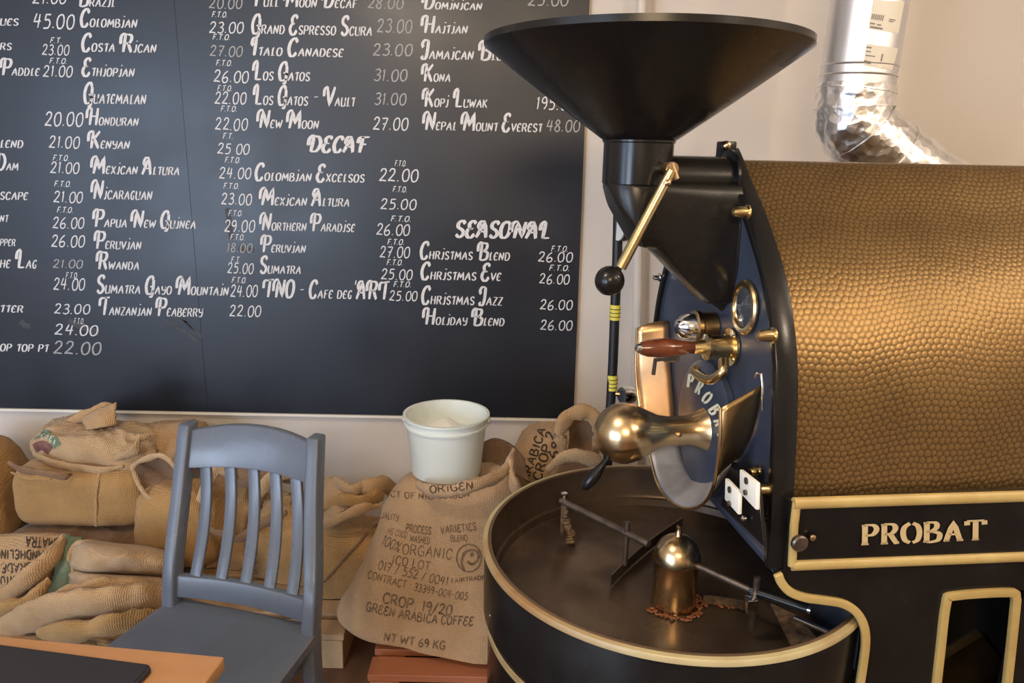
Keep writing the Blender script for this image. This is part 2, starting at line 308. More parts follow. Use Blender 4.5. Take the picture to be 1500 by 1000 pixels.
def lettering(text, slant=.16, thick=.10, contrast=0, style='plain', cap_thick=.16, jitter=0):
    """returns ribbons in text space (x advance, y 0..1) as quads"""
    x = 0; quads = []
    for ch in text:
        sc = 1; t = thick; extra = ''; k = 1
        if style == 'deco':
            if ch.islower(): g = SM.get(ch) or GL.get(ch.upper()); sc = .46; k = 1.22; t = thick*.95
            else: g = GL.get(ch.upper()); t = cap_thick if ch.isalpha() else thick; extra = CAPX.get(ch, '') if ch.isalpha() else ''
        else: g = GL.get(ch.upper())
        if not g: x += .4; continue
        wd, st = g
        if extra and extra.split()[0].startswith('~-'): x += .22
        jx = random.uniform(-1, 1)*jitter; jy = random.uniform(-1, 1)*jitter
        for P in parse(st + ('|'+extra if extra else '')):
            n = len(P); V = []
            for i, p in enumerate(P):
                d = P[min(i+1, n-1)]-P[max(i-1, 0)]
                if d.length < 1e-6: d = Vector((0, 1, 0))
                d.normalize(); nn = Vector((-d.y, d.x, 0))
                th = t/sc*.5*((1-contrast)+contrast*1.25*abs(d.y)) if contrast else t/sc*.5
                if i in (0, n-1): th *= .75
                for s in (-1, 1):
                    q = (p + nn*th*s)*sc; q.x *= k; V.append((x + q.x + jx + (q.y)*slant, q.y + jy))
            for i in range(n-1): quads.append((V[2*i], V[2*i+1], V[2*i+3], V[2*i+2]))
        x += (wd*sc*k + (.11 if sc < 1 else .14)) if ch != ' ' else wd*(.8 if style == 'deco' else 1)
    return quads, max(x-.12, .1)
def lay(quads, wd, p0, p1, h, hit, sag=0):
    """place text space on the picture line p0->p1 (height h px); hit(px,py) gives the point on the real surface"""
    p0 = Vector(p0); p1 = Vector(p1); d = (p1-p0); ln = d.length; d.normalize(); u = Vector((d.y, -d.x))
    V = []; Fc = []
    for q in quads:
        pts = []
        for x, y in q:
            s = x/wd; P = p0 + d*(s*ln) + u*(y*h) + Vector((0, 1))*(sag*4*s*(1-s)); pts.append(hit(P.x, P.y))
        if any(p is None for p in pts): continue
        n = len(V); V += pts; Fc.append((n, n+1, n+2, n+3))
    return V, Fc

# ================================================================== THE SETTING
WY = 3.0
def struct(g, name, m, **k): o = g.build(name, m, **k); o['kind'] = 'structure'; return o
struct(G().box((-4.1, WY, -.05), (3.3, WY+.12, 3.0)), 'wall_back', 'wall', smooth=None)
struct(G().box((-4.1, -3.1, -.06), (3.3, WY+.12, 0)), 'floor', 'floor', smooth=None)
struct(G().box((-4.1, -3.1, 2.95), (3.3, WY+.12, 3.05)), 'ceiling', 'ceiling', smooth=None)
struct(G().box((3.2, -3.1, 0), (3.3, WY, 2.95)), 'wall_right', 'wall', smooth=None)
struct(G().box((-4.1, -3.1, 0), (-4.0, WY, 2.95)), 'wall_left', 'wall', smooth=None)
g = G(); X0, X1, Z0, Z1 = -3.85, -2.25, .35, 2.35
g.box((-4.0, -3.1, 0), (X0, -3.0, 2.95)).box((X1, -3.1, 0), (3.2, -3.0, 2.95)).box((X0, -3.1, 0), (X1, -3.0, Z0)).box((X0, -3.1, Z1), (X1, -3.0, 2.95))
struct(g, 'wall_front', 'wall', smooth=None)
wf = G()
for x in (X0, (X0+X1)/2-.03, X1-.06): wf.box((x, -3.08, Z0), (x+.06, -3.02, Z1))
for z in (Z0, Z1-.06): wf.box((X0, -3.078, z), (X1, -3.022, z+.06))
struct(wf, 'window_1', 'window_frame', smooth=None)

# ================================================================== CHALKBOARD
bt = WY-.024
def bhit(x, y, e=.0012):
    d = ray(x, y); return CP + d*((bt-e)/d.y)
cb = thing('chalkboard', 'large black wall chalkboard listing coffees and prices in white lettering', 'chalkboard', (-1.2, bt, .6))
cbo = Vector(cb.location)
bl = [bhit(-150, 594.5), bhit(840, 613), bhit(868, -110), bhit(-150, -135)]
bl = [Vector((p.x, bt, p.z)) for p in bl]
sx = bhit(267, 150).x; sx2 = bhit(756, 100).x
def panel(xa, xb):
    za = bl[0].z + (bl[1].z-bl[0].z)*(xa-bl[0].x)/(bl[1].x-bl[0].x); zb = bl[0].z + (bl[1].z-bl[0].z)*(xb-bl[0].x)/(bl[1].x-bl[0].x)
    rgt = abs(xb-bl[1].x) < 1e-4
    return [(xa-cbo.x, 0, za-cbo.z), (xb-cbo.x, 0, zb-cbo.z), ((bl[2].x if rgt else xb)-cbo.x, 0, bl[2].z-cbo.z), (xa-cbo.x, 0, bl[2].z-cbo.z)]
for xa, xb in ((bl[0].x, sx-.0002), (sx+.0002, bl[1].x)):
    G().prism(panel(xa, xb), (0, .02, 0)).build('board_panel', 'board', cb, bevel=.0005, seg=1)
G().prism([Vector((bl[0].x-cbo.x, -.006, bl[0].z-.002-cbo.z)), Vector((bl[1].x-cbo.x, -.006, bl[1].z-.002-cbo.z)), Vector((bl[1].x-cbo.x, -.006, bl[1].z-.012-cbo.z)), Vector((bl[0].x-cbo.x, -.006, bl[0].z-.012-cbo.z))], (0, .026, 0)).build('lower_edge_strip', 'white_edge', cb, smooth=None)
SL = .019
def write(text, x0, x1, yb, h, kind='deco', faint=0):
    if kind == 'deco': q, w = lettering(text, .17, .098, .6, 'deco', .225)
    elif kind == 'head': q, w = lettering(text, .24, .1, .6, 'deco', .25)
    elif kind == 'num': q, w = lettering(text, .12, .115, 0, 'plain', jitter=.03)
    elif kind == 'fto': q, w = lettering(text, .25, .17, 0, 'plain')
    V, Fc = lay(q, w, (x0, yb), (x1, yb+SL*(x1-x0)), h, bhit)
    mesh_obj('lettering' if kind in ('deco', 'head') else 'price', [v-cbo for v in V], Fc, 'chalk_faint' if faint else 'chalk', cb, None)
D = lambda *a: write(*a, kind='deco'); N_ = lambda t, a, b, y, h=17, f=0: write(t, a, b, y, h, 'num', f); FT = lambda a, b, y, t='F.T.O.', h=8: write(t, a, b, y, h, 'fto')
for t, a, b, y, h in [('Brazil', 113, 168, 9, 25), ('ues', 0, 26, 37, 22), ('rs', 0, 16, 73, 22), ('Paddle', 0, 57, 110, 24), ('lend', 0, 33, 216, 24), ('Dam', -8, 26, 249, 24), ('scape', 0, 40, 292, 24), ('nt', 0, 11, 325, 22),
      ('pper', 0, 22, 360, 22), ('he Lag', 0, 53, 392, 26), ('tter', 0, 33, 457, 22), ('op top pt', 0, 70, 514, 23),
      ('Colombian', 117, 200, 39, 26), ('Costa Rican', 119, 228, 75, 26), ('Ethiopian', 120, 196, 111, 26), ('Guatemalan', 122, 213, 151, 30), ('Honduran', 127, 202, 183, 25), ('Kenyan', 129, 189, 217, 25), ('Mexican Altura', 133, 262, 254, 25),
      ('Nicaraguan', 134, 222, 291, 27), ('Papua New Guinea', 136, 286, 332, 25), ('Peruvian', 138, 206, 364, 25), ('Rwanda', 141, 203, 394, 25), ('Sumatra Gayo Mountain', 141, 334, 429, 26), ('Tanzanian Peaberry', 144, 296, 461, 26),
      ('Full Moon Decaf', 369, 522, 9, 26), ('Grand Espresso Scura', 368, 544, 49, 28), ('Italo Canadese', 369, 502, 81, 26), ('Los Gatos', 369, 453, 117, 27), ('Los Gatos - Vault', 370, 519, 153, 28), ('New Moon', 377, 466, 187, 26),
      ('Colombian Excelsos', 373, 533, 264, 25), ('Mexican Altura', 380, 511, 300, 25), ('Northern Paradise', 381, 519, 337, 25), ('Peruvian', 382, 447, 369, 24), ('Sumatra', 380, 440, 400, 25), ("TNO - Cafe deg'ART", 384, 568, 435, 26),
      ('Dominican', 618, 705, 13, 22), ('Haitian', 618, 684, 48, 25), ('Jamaican Blue Mtn', 617, 790, 86, 27), ('Kona', 618, 659, 119, 25), ('Kopi Luwak', 619, 713, 156, 26), ('Nepal Mount Everest', 620, 793, 190, 26),
      ('Christmas Blend', 615, 746, 379, 25), ('Christmas Eve', 616, 733, 409, 25), ('Christmas Jazz', 617, 735, 445, 26), ('Holiday Blend', 620, 738, 475, 24)]: D(t, a, b, y, h)
write('DECAF', 450, 537, 222, 23, 'head'); write('SEASONAL', 666, 805, 347, 24, 'head')
for r in [('21.00', 47, 97, 5, 18), ('45.00', 48, 108, 41, 21), ('23.00', 61, 101, 80, 15), ('21.00', 63, 106, 112, 16), ('20.00', 65, 121, 184, 20), ('21.00', 71, 116, 216, 17), ('21.00', 73, 116, 253, 16), ('21.00', 78, 121, 296, 16),
          ('26.00', 77, 123, 334, 16), ('26.00', 75, 124, 361, 17), ('21.00', 77, 121, 392, 12, 1), ('24.00', 78, 124, 424, 17), ('23.00', 79, 131, 459, 14), ('24.00', 80, 143, 490, 15), ('22.00', 78, 147, 518, 18, 1),
          ('20.00', 306, 354, 12, 15, 1), ('23.00', 306, 356, 48, 16), ('27.00', 307, 355, 82, 15, 1), ('26.00', 313, 364, 120, 17), ('22.00', 314, 360, 152, 17), ('22.00', 315, 362, 190, 17), ('25 00', 318, 365, 225, 15), ('24.00', 321, 367, 261, 16),
          ('23.00', 324, 368, 299, 16), ('29.00', 328, 373, 339, 17), ('18.00', 332, 369, 369, 13, 1), ('25.00', 333, 371, 400, 15), ('24.00', 337, 377, 434, 17), ('22.00', 336, 382, 463, 16),
          ('28.00', 538, 590, 12, 15, 1), ('23.00', 552, 603, 47, 19, 1), ('23.00', 546, 603, 81, 17, 1), ('31.00', 547, 596, 118, 17, 1), ('31.00', 548, 594, 153, 17, 1), ('27.00', 546, 597, 190, 18), ('22.00', 555, 612, 265, 18),
          ('25.00', 557, 609, 306, 15), ('26.00', 551, 600, 344, 16), ('27.00', 556, 600, 377, 16), ('25.00', 558, 604, 409, 15), ('25.00', 570, 611, 440, 14), ('25.00', 773, 832, 8, 17, 1), ('195.00', 785, 842, 160, 18),
          ('48.00', 800, 849, 192, 17, 1), ('26.00', 788, 838, 383, 14), ('26.00', 790, 834, 415, 14), ('26.00', 791, 838, 453, 14), ('26.00', 791, 838, 483, 14)]: N_(*r)
for a, b, y in [(72, 98, 93), (77, 101, 235), (79, 104, 273), (83, 107, 311), (96, 114, 407), (108, 123, 474), (310, 333, 25), (311, 337, 58), (316, 340, 96), (318, 340, 133), (323, 347, 163), (329, 352, 238), (327, 350, 276), (334, 355, 316),
                (337, 358, 351), (339, 361, 414), (578, 595, 243), (575, 596, 281), (572, 602, 324), (567, 592, 358), (566, 590, 388), (576, 602, 420), (807, 832, 368), (804, 834, 396)]: FT(a, b, y)
FT(73, 90, 63, 'F.T.'); FT(326, 341, 203, 'F.T.'); FT(338, 352, 384, 'F.T.')
def band(hit, pts, wd, name, m, par):
    P = catmull([Vector((*p, 0)) for p in pts], 6); V = []; Fc = []
    for i, p in enumerate(P):
        d = P[min(i+1, len(P)-1)]-P[max(i-1, 0)]; d.normalize(); nn = Vector((-d.y, d.x, 0))*wd/2
        for k in range(4): q_ = p-nn+nn*2*k/3; V.append(hit(q_.x, q_.y))
    for i in range(len(P)-1):
        for k in range(3):
            f_ = (i*4+k, i*4+k+1, i*4+5+k, i*4+4+k)
            if all(V[z] is not None for z in f_): Fc.append(f_)
    if Fc: mesh_obj(name, [v if v is not None else Vector((0, 0, 0)) for v in V], Fc, m, par, None)
# wiped chalk streaks
for pts, w_ in (([(243, 468), (262, 480), (290, 500)], 5), ([(255, 462), (280, 478), (296, 494)], 4), ([(265, 464), (284, 484)], 3), ([(333, 305), (336, 325), (339, 350)], 7), ([(100, 470), (120, 478), (145, 488)], 9), ([(30, 470), (36, 476), (44, 478)], 8), ([(350, 362), (360, 366), (372, 366)], 7)):
    band(lambda x, y: bhit(x, y, .0007)-cbo, pts, w_, 'chalk_smudge', 'smudge', cb)

# ================================================================== WALL CONDUIT, GAS HOSE, DUCT
a = pY(927, 6, 2.93); b = pY(940, 560, 2.93)
cd = thing('wall_conduit', 'slim painted vertical pipe on the wall right of the chalkboard', 'pipe', (b.x, 2.93, .2))
G().tube([Vector((0, 0, 0)), Vector((a.x-b.x, 0, 2.7))], .019, 16).build('pipe', 'pipe_paint', cd)
for z in (.5, 1.5, 2.4): G().tube([Vector(((a.x-b.x)*z/2.7, 0, z-.012)), Vector(((a.x-b.x)*z/2.7, 0, z+.012))], .025, 16).build('pipe_clip', 'pipe_paint', cd)

HYD = 2.32
hp = [pY(x, y, HYD) for x, y in [(906, 300), (904, 380), (901, 450), (898, 530), (894, 600), (890, 680)]]
base = Vector((hp[-1].x, HYD, .0)); hs = thing('gas_hose', 'black vertical hose with two yellow bands and round gauges behind the roaster', 'hose', base)
hp = hp + [Vector((hp[-1].x-.01, HYD, .3)), Vector((hp[-1].x-.01, HYD, 0.0))]
G().tube([Vector((hp[0].x+.01, HYD, 1.72))-base]+[p-base for p in hp], .0155, 14).build('hose', 'hose', hs)
for y0, y1, x0, x1 in ((446, 468, 901.5, 900.5), (549, 571, 897.5, 896.5)):
    p, q = pY(x0, y0, HYD)-base, pY(x1, y1, HYD)-base; bd = G().tube([p, q], .0168, 14).build('yellow_band', 'yellow', hs)
    for k in (.25, .5, .75):
        c = p.lerp(q, k); G().tube([c, c+(q-p)*.05], .0172, 14).build('band_mark', 'hose', bd)
for cx, cy, r in ((913, 338, .034), (918, 578, .030)):
    c = pY(cx, cy, HYD-.01)-base; ax = Vector((-.86, -.45, .0))
    gg = G().lathe([(r*.2, .02), (r*.9, .018), (r, .008), (r, -.016), (r*.9, -.022), (r*.2, -.022)], c, ax, 28).build('gauge', 'chrome', hs)
    G().lathe([(r*.84, .019), (r*.84, .021)], c, ax, 28).build('gauge_glass', 'dial_dark' if cy > 400 else 'dial_face', gg)
    G().tube([c, Vector((hp[0].x-base.x if cy < 400 else hp[4].x-base.x, 0, c.z))], .007, 8).build('gauge_stem', 'brass', gg)

DY = 2.42
t0, t1 = pY(1283, -60, DY), pY(1254, 130, DY); c1 = pY(1251, 150, DY); c2 = pY(1250, 182, DY)
dbase = Vector((t1.x+.3, DY, 1.2)); du = thing('exhaust_duct', 'silver exhaust duct rising behind the hammered brass roaster', 'duct', dbase)
dr = 52.5/ppm(t1)
ext = t1 + (t0-t1).normalized()*1.25
G().tube([ext-dbase, t1-dbase], dr, 48).build('duct_pipe', 'duct', du, bevel=0)
for k in (.0, .028): 
    q = t1 + (t0-t1).normalized()*(.035+k); G().lathe([(dr, -.003), (dr+.0025, 0), (dr, .003)], q-dbase, t0-t1, 48, cap=False).build('duct_bead', 'duct', du)
path = catmull([t1+(t0-t1).normalized()*.01, c1, pY(1254, 186, DY), pY(1290, 222, DY), pY(1345, 262, DY), pY(1420, 310, DY+.02)], 10)
el = G().tube([p-dbase for p in path], dr*1.035, 64, cap=False)
for v in el.v:
    nn = noise.noise(v*26)*.0050+noise.noise(v*60)*.0028; v += Vector((nn, nn*.6, nn))
el.build('foil_elbow', 'foil', du, smooth=30)
for k, rr in ((3, 1.075), (12, 1.08), (22, 1.08), (32, 1.075)):
    if k+1 < len(path): G().tube([path[k]-dbase, path[k]-dbase+(path[k+1]-path[k]).normalized()*.004], dr*rr, 48).build('elbow_seam', 'foil', du)
# paper stickers wrapped round the duct pipe
axd = (t0-t1).normalized()
def dhit(x, y, e=.001):
    d = ray(x, y); o = CP-t1; dd = d-axd*d.dot(axd); oo = o-axd*o.dot(axd)
    A_, B_, C_ = dd.dot(dd), 2*dd.dot(oo), oo.dot(oo)-(dr+e)**2; q = B_*B_-4*A_*C_
    return None if q < 0 else CP+d*((-B_-math.sqrt(q))/2/A_)-dbase
def patch(hit, quad, n, name, m, parent, e=None):
    V = []; Fc = []; q = [Vector(p) for p in quad]
    for j in range(n+1):
        for i in range(n+1):
            p = (q[0].lerp(q[1], i/n)).lerp(q[3].lerp(q[2], i/n), j/n); V.append(hit(p.x, p.y))
    for j in range(n):
        for i in range(n):
            k = (j*(n+1)+i, j*(n+1)+i+1, (j+1)*(n+1)+i+1, (j+1)*(n+1)+i)
            if all(V[z] is not None for z in k): Fc.append(k)
    V = [v if v is not None else Vector((0, 0, 0)) for v in V]
    return mesh_obj(name, V, Fc, m, parent, 40)
st = patch(dhit, [(1279, 0), (1325, 2), (1316, 49), (1272, 42)], 8, 'sticker', 'sticker', du)
st2 = patch(dhit, [(1270, 64), (1316, 71), (1307, 103), (1264, 95)], 8, 'sticker', 'sticker', du)
def lines(par, rows, ei):
    for (x0, y0, x1, y1, h) in rows: patch(lambda x, y: dhit(x, y, .002), [(x0, y0), (x1, y1), (x1-h*.2, y1+h), (x0-h*.2, y0+h)], 2, 'print', 'sticker_ink', par)
lines(st, [(1278+2.6*i, 20+.4*i, 1279.4+2.6*i, 20+.4*i, 8) for i in range(7)]+[(1275, 33, 1282, 34, 2), (1285, 35, 1291, 36, 2), (1275, 38, 1293, 41, 2.5), (1303, 27, 1312, 29, 1.6), (1302, 30, 1309, 31, 1.6)], 0)
lines(st2, [(1269, 68, 1277, 69, 2), (1268, 74, 1276, 75, 1.4), (1268, 80, 1282, 82, 1.4), (1266, 88, 1276, 90, 4), (1292, 79, 1294, 79, 11)], 0)

# ================================================================== COFFEE ROASTER
ro = thing('coffee_roaster', 'black drum coffee roaster with hammered brass housing, hopper and round cooling tray', 'roaster', M0, YA)
RZ = 1.28; RR = .385
AP = [(0, 1.674), (.028, 1.652), (.072, 1.613), (.141, 1.560), (.204, 1.502), (.259, 1.443), (.302, 1.379), (.335, 1.311), (.355, 1.245), (.368, 1.170), (.381, 1.070), (.391, .978), (.400, .880)]
APR = [(0, 1.668), (.035, 1.661), (.080, 1.624)] + AP[3:]
VC = .018
def arch(r, zb, n=40, soft=False):       # v,z outline from near bottom over the top to far bottom
    src = catmull([Vector((a, b, 0)) for a, b in (APR if soft else AP)], 5); d = .392-r; out = []
    for i, p in enumerate(src):
        t = src[min(i+1, len(src)-1)]-src[max(i-1, 0)]; t.normalize(); q = p+Vector((t.y, -t.x, 0))*d
        if q.y > zb and q.x > .004: out.append((q.x, q.y))
        elif q.y <= zb: out.append((q.x, zb)); break
    top = max(q[1] for q in out)+.004*(not soft)
    return [(VC-a, b) for a, b in reversed(out)]+[(VC, top)]+[(VC+a, b) for a, b in out]
# hammered housing
def housing():
    import numpy as np
    prof = arch(.372, 1.02, 64, True); acc = [0]
    for p, q in zip(prof, prof[1:]): acc.append(acc[-1]+math.hypot(q[0]-p[0], q[1]-p[1]))
    acc = np.array(acc); pr_ = np.array(prof); tot = acc[-1]; half_ = tot*.56; st = .0019
    ss = np.concatenate([np.arange(0, half_, st), np.linspace(half_, tot, 60)]); us = np.concatenate([np.arange(.028, .86, st), np.linspace(.862, 1.35, 20)])
    v = np.interp(ss, acc, pr_[:, 0]); z = np.interp(ss, acc, pr_[:, 1])
    k_ = 9
    pad = lambda a: np.concatenate([np.full(k_, a[0]), a, np.full(k_, a[-1])])
    tv = np.gradient(v); tz_ = np.gradient(z); ln = np.hypot(tv, tz_); nv, nz2 = -tz_/ln, tv/ln
    if nv[0] > 0: nv, nz2 = -nv, -nz2
    ker = np.ones(2*k_+1)/(2*k_+1); nv = np.convolve(pad(nv), ker, 'valid'); nz2 = np.convolve(pad(nz2), ker, 'valid')
    U_, S_ = np.meshgrid(us, ss); a = .0132; b = a*.866
    Sw = S_ + .010*np.sin(U_*9+S_*5)+.006*np.sin(U_*21-S_*7); Uw = U_ + .010*np.sin(S_*11+U_*4)
    row = np.floor(Sw/b).astype(int); best = np.full(U_.shape, 9.); sec = np.full(U_.shape, 9.)
    def hsh(i, j, k): x = np.sin(i*127.1+j*311.7+k*74.7)*43758.5453; return x-np.floor(x)-.5
    for dr_ in (-1, 0, 1, 2):
        r_ = row+dr_; off = (r_ % 2)*.5; c0 = np.floor(Uw/a-off).astype(int)
        for dc_ in (-1, 0, 1, 2):
            c_ = c0+dc_; cx_ = (c_+off+hsh(c_, r_, 1)*.42)*a; cy_ = (r_+hsh(c_, r_, 2)*.42)*b
            d = np.hypot(Uw-cx_, (Sw-cy_)*.95)/a; sec = np.minimum(sec, np.maximum(best, d)); best = np.minimum(best, d)
    g_ = np.clip((sec-best)/.42, 0, 1); hgt = (1-(1-g_)**2)*np.clip(1-best*best*1.1, 0, 1)
    edge = np.clip((U_-.028)/.01, 0, 1); amp_ = .00085*edge
    X = U_; Yv = v[:, None]+nv[:, None]*hgt*amp_; Zv = z[:, None]+nz2[:, None]*hgt*amp_
    n0, n1 = U_.shape; co_ = np.stack([X, Yv, Zv], -1).reshape(-1, 3)
    idx = np.arange(n0*n1).reshape(n0, n1); q = np.stack([idx[:-1, :-1], idx[:-1, 1:], idx[1:, 1:], idx[1:, :-1]], -1).reshape(-1, 4)
    me = bpy.data.meshes.new('drum_housing'); me.vertices.add(len(co_)); me.vertices.foreach_set('co', co_.astype(np.float32).ravel())
    me.loops.add(q.size); me.loops.foreach_set('vertex_index', q.astype(np.int32).ravel()); me.polygons.add(len(q))
    me.polygons.foreach_set('loop_start', np.arange(0, q.size, 4, dtype=np.int32)); me.update(calc_edges=True)
    me.polygons.foreach_set('use_smooth', np.ones(len(q), bool))
    at = me.attributes.new('relief', 'FLOAT', 'POINT'); at.data.foreach_set('value', hgt.astype(np.float32).ravel())
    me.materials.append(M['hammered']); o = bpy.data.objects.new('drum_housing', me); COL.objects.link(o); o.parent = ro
housing()
G().prism([(1.34, v, z) for v, z in arch(.37, 1.02)], (.02, 0, 0)).build('rear_plate', 'black', ro)
# face plate and flange
G().prism([(0, v, z) for v, z in arch(.374, .905)], (.02, 0, 0)).build('face_plate', 'navy', ro, smooth=30)
def ring(ro_, ri, zb, u0, u1, name, m, bev=.003):
    g = G(); n = 90
    def resample(P):
        P = [Vector((p[0], p[1], 0)) for p in P]; out = []
        for side in (P[:len(P)//2+1], P[len(P)//2:]):
            L_ = [0]
            for p, q in zip(side, side[1:]): L_.append(L_[-1]+(q-p).length)
            for k in range(n//2):
                t = L_[-1]*k/(n//2-1); i = max(0, min(len(side)-2, next((j for j in range(len(L_)) if L_[j] >= t-1e-9), 1)-1))
                f_ = (t-L_[i])/max(1e-9, L_[i+1]-L_[i]); q = side[i].lerp(side[i+1], min(1, f_)); out.append((q.x, q.y))
        out.pop(n//2); return out
    a = resample(arch(ro_, zb)); b = resample(arch(ri, zb)); n = len(a)
    V = [(u0, *p) for p in a]+[(u0, *p) for p in b]+[(u1, *p) for p in a]+[(u1, *p) for p in b]; Fc = []
    for i in range(n-1):
        Fc += [(i, i+1, n+i+1, n+i), (2*n+i, 3*n+i, 3*n+i+1, 2*n+i+1), (i, 2*n+i, 2*n+i+1, i+1), (n+i, n+i+1, 3*n+i+1, 3*n+i)]
    for e in (0, n-1): Fc.append((e, n+e, 3*n+e, 2*n+e))
    g.add(V, Fc); return g.build(name, m, ro, smooth=35, bevel=bev)
ring(.392, .372, .895, -.010, .034, 'face_flange', 'black')
# apex lug
ap = pu(1062, 216, 0)
lg = G().box((-.012, VC-.02, 1.655), (.020, VC+.016, 1.686)).build('apex_lug', 'black', ro, bevel=.003)
G().lathe([(.008, 0), (.010, .004), (.010, .012), (.005, .016)], (-.004, VC-.02, 1.677), (-.5, -1, 0), 12).build('bolt', 'brass', lg)
def bolt(p, r=.011, ln=.022, m='brass_rod', ax=(-1, 0, 0), par=ro):
    h = G().lathe([(r*1.25, 0), (r*1.3, .003), (r*.95, .004), (r*.95, ln*.6), (r*.75, ln*.9), (r*.35, ln)], p, ax, 20).build('acorn_nut', m, par); return h
for x, y in ((1090, 311), (1128, 491), (1108, 716)): bolt(pu(x+6, y, -.008), .012, .034)
bolt(pu(967, 406, -.012), .009, .02, 'chrome'); bolt(pu(1112, 690, -.008), .009, .02); bolt(pu(1110, 753, -.008), .007, .025)
# sight glass
c = pu(1092, 450, -.004)
sg = G().lathe([(.041, 0), (.056, 0), (.056, .004), (.052, .008), (.043, .008), (.041, .003)], c, (-1, 0, 0), 40, cap=False).build('sight_glass_ring', 'brass_rod', ro)
G().lathe([(.042, .0), (.041, .004), (.026, .007), (.004, .008)], c, (-1, 0, 0), 32).build('sight_glass', 'dial_dark', sg)

# hopper (thin steel cone), neck, throat chute
HU, HV, HZ = -.205, -.03, 1.872
hr = .322
nk = pv(936, 207, HV); nz_ = nk.z; NU = nk.x
hc = Vector((HU, HV, 0))
nr = 51/ppm(wor((NU, HV, nz_)))
def cone():
    n = 72; V = []; Fc = []
    prof = [(0, 1.0), (.03, .995), (.5, .58), (1, .0)]
    rows = []
    def row(r, z, cx): 
        s = len(V)
        for i in range(n): th = 2*PI*i/n; V.append((cx+r*math.cos(th), HV+r*math.sin(th), z))
        return s
    t = .003
    spec = [(hr, HZ-.012, HU), (hr, HZ, HU), (hr-t, HZ, HU), (hr-t, HZ-.012, HU), (nr-t, nz_, NU), (nr-t, nz_-.002, NU), (nr, nz_-.002, NU)]
    mids = []
    R = [row(hr, HZ-.012, HU), row(hr, HZ, HU), row(hr-t, HZ, HU), row(hr-t, HZ-.012, HU), row(nr-t, nz_, NU), row(nr, nz_, NU)]
    # outer wall slightly bellied
    M_ = []
    for k in range(1, 12):
        q = k/12; bel = .0025*math.sin(PI*q); M_.append(row(nr+(hr-nr)*q+bel, nz_+(HZ-.012-nz_)*q, NU+(HU-NU)*q))
    seq = [R[5]]+M_+[R[0], R[1], R[2], R[3], R[4], R[5]]
    for a_, b_ in zip(seq, seq[1:]):
        for i in range(n): k = (i+1) % n; Fc.append((a_+i, a_+k, b_+k, b_+i))
    g = G().add(V, Fc); return g.build('hopper_cone', 'hopper_black', ro, smooth=40)
cone()
nb = pv(936, 270, HV).z
G().lathe([(nr*.97, nb), (nr, nb+.002), (nr, nz_-.004), (nr+.003, nz_-.002), (nr+.003, nz_+.002)], (NU, HV, 0), (0, 0, 1), 56).build('hopper_neck', 'black', ro)
# throat: neck bottom lofted down to the square inlet on the face
def throat():
    v0 = HV-nr*.75; hwm = nr*.97
    P = lambda x, y: pv(x, y, v0)
    low_ = [P(885, 268), P(908, 306), P(926, 336), P(942, 364), P(962, 365), P(985, 389), P(1012, 418), P(1040, 447)]
    low_[0].x = NU-nr*.985
    xs = sorted(set([low_[0].x+(0-low_[0].x)*k/44 for k in range(45)]))
    def zl(u):
        for a, b in zip(low_, low_[1:]):
            if a.x <= u <= b.x: return a.z+(b.z-a.z)*(u-a.x)/(b.x-a.x)
        return low_[-1].z
    V = []; Fc = []; K_ = 24
    for u in xs:
        hw = math.sqrt(max(1e-5, (nr*.985)**2-(u-NU)**2)) if u < NU else nr*.985
        z0, z1 = zl(u), nb+.012
        if z1-z0 < .006: z0 = z1-.006
        zm, hz = (z0+z1)/2, (z1-z0)/2
        for k in range(K_):
            th = 2*PI*k/K_; e = .32; c_, s_ = math.cos(th), math.sin(th)
            V.append((u, HV+hw*math.copysign(abs(c_)**e, c_), zm+hz*math.copysign(abs(s_)**e, s_)))
    for i in range(len(xs)-1):
        for k in range(K_): q_ = (k+1) % K_; Fc.append((i*K_+k, i*K_+q_, (i+1)*K_+q_, (i+1)*K_+k))
    m_ = (len(xs)-1)*K_; Fc += [tuple(range(K_-1, -1, -1)), tuple(range(m_, m_+K_))]
    return G().add(V, Fc).build('throat_chute', 'hopper_black', ro, smooth=38)
throat()
tz = pv(1020, 262, HV).z
G().tube([Vector((NU, HV, tz)), Vector((-.012, HV, tz))], .047, 36).build('inlet_pipe', 'hopper_black', ro)
G().lathe([(.052, 0), (.062, .004), (.062, .010), (.050, .014)], (0, HV, tz), (-1, 0, 0), 40).build('inlet_collar', 'black', ro)
# triangular inlet flange on the face
fl = [pu(x, y, -.004) for x, y in [(1052, 238), (1062, 222), (1078, 250), (1085, 285), (1083, 340), (1078, 400), (1070, 435), (1056, 456), (1046, 450), (1030, 425), (1015, 390), (1020, 300)]]
G().prism(fl, (.006, 0, 0)).build('inlet_flange', 'black', ro, bevel=.002)
bolt(pu(1077, 274, -.006), .009, .03); bolt(pu(1062, 403, -.006), .008, .026, 'copper')
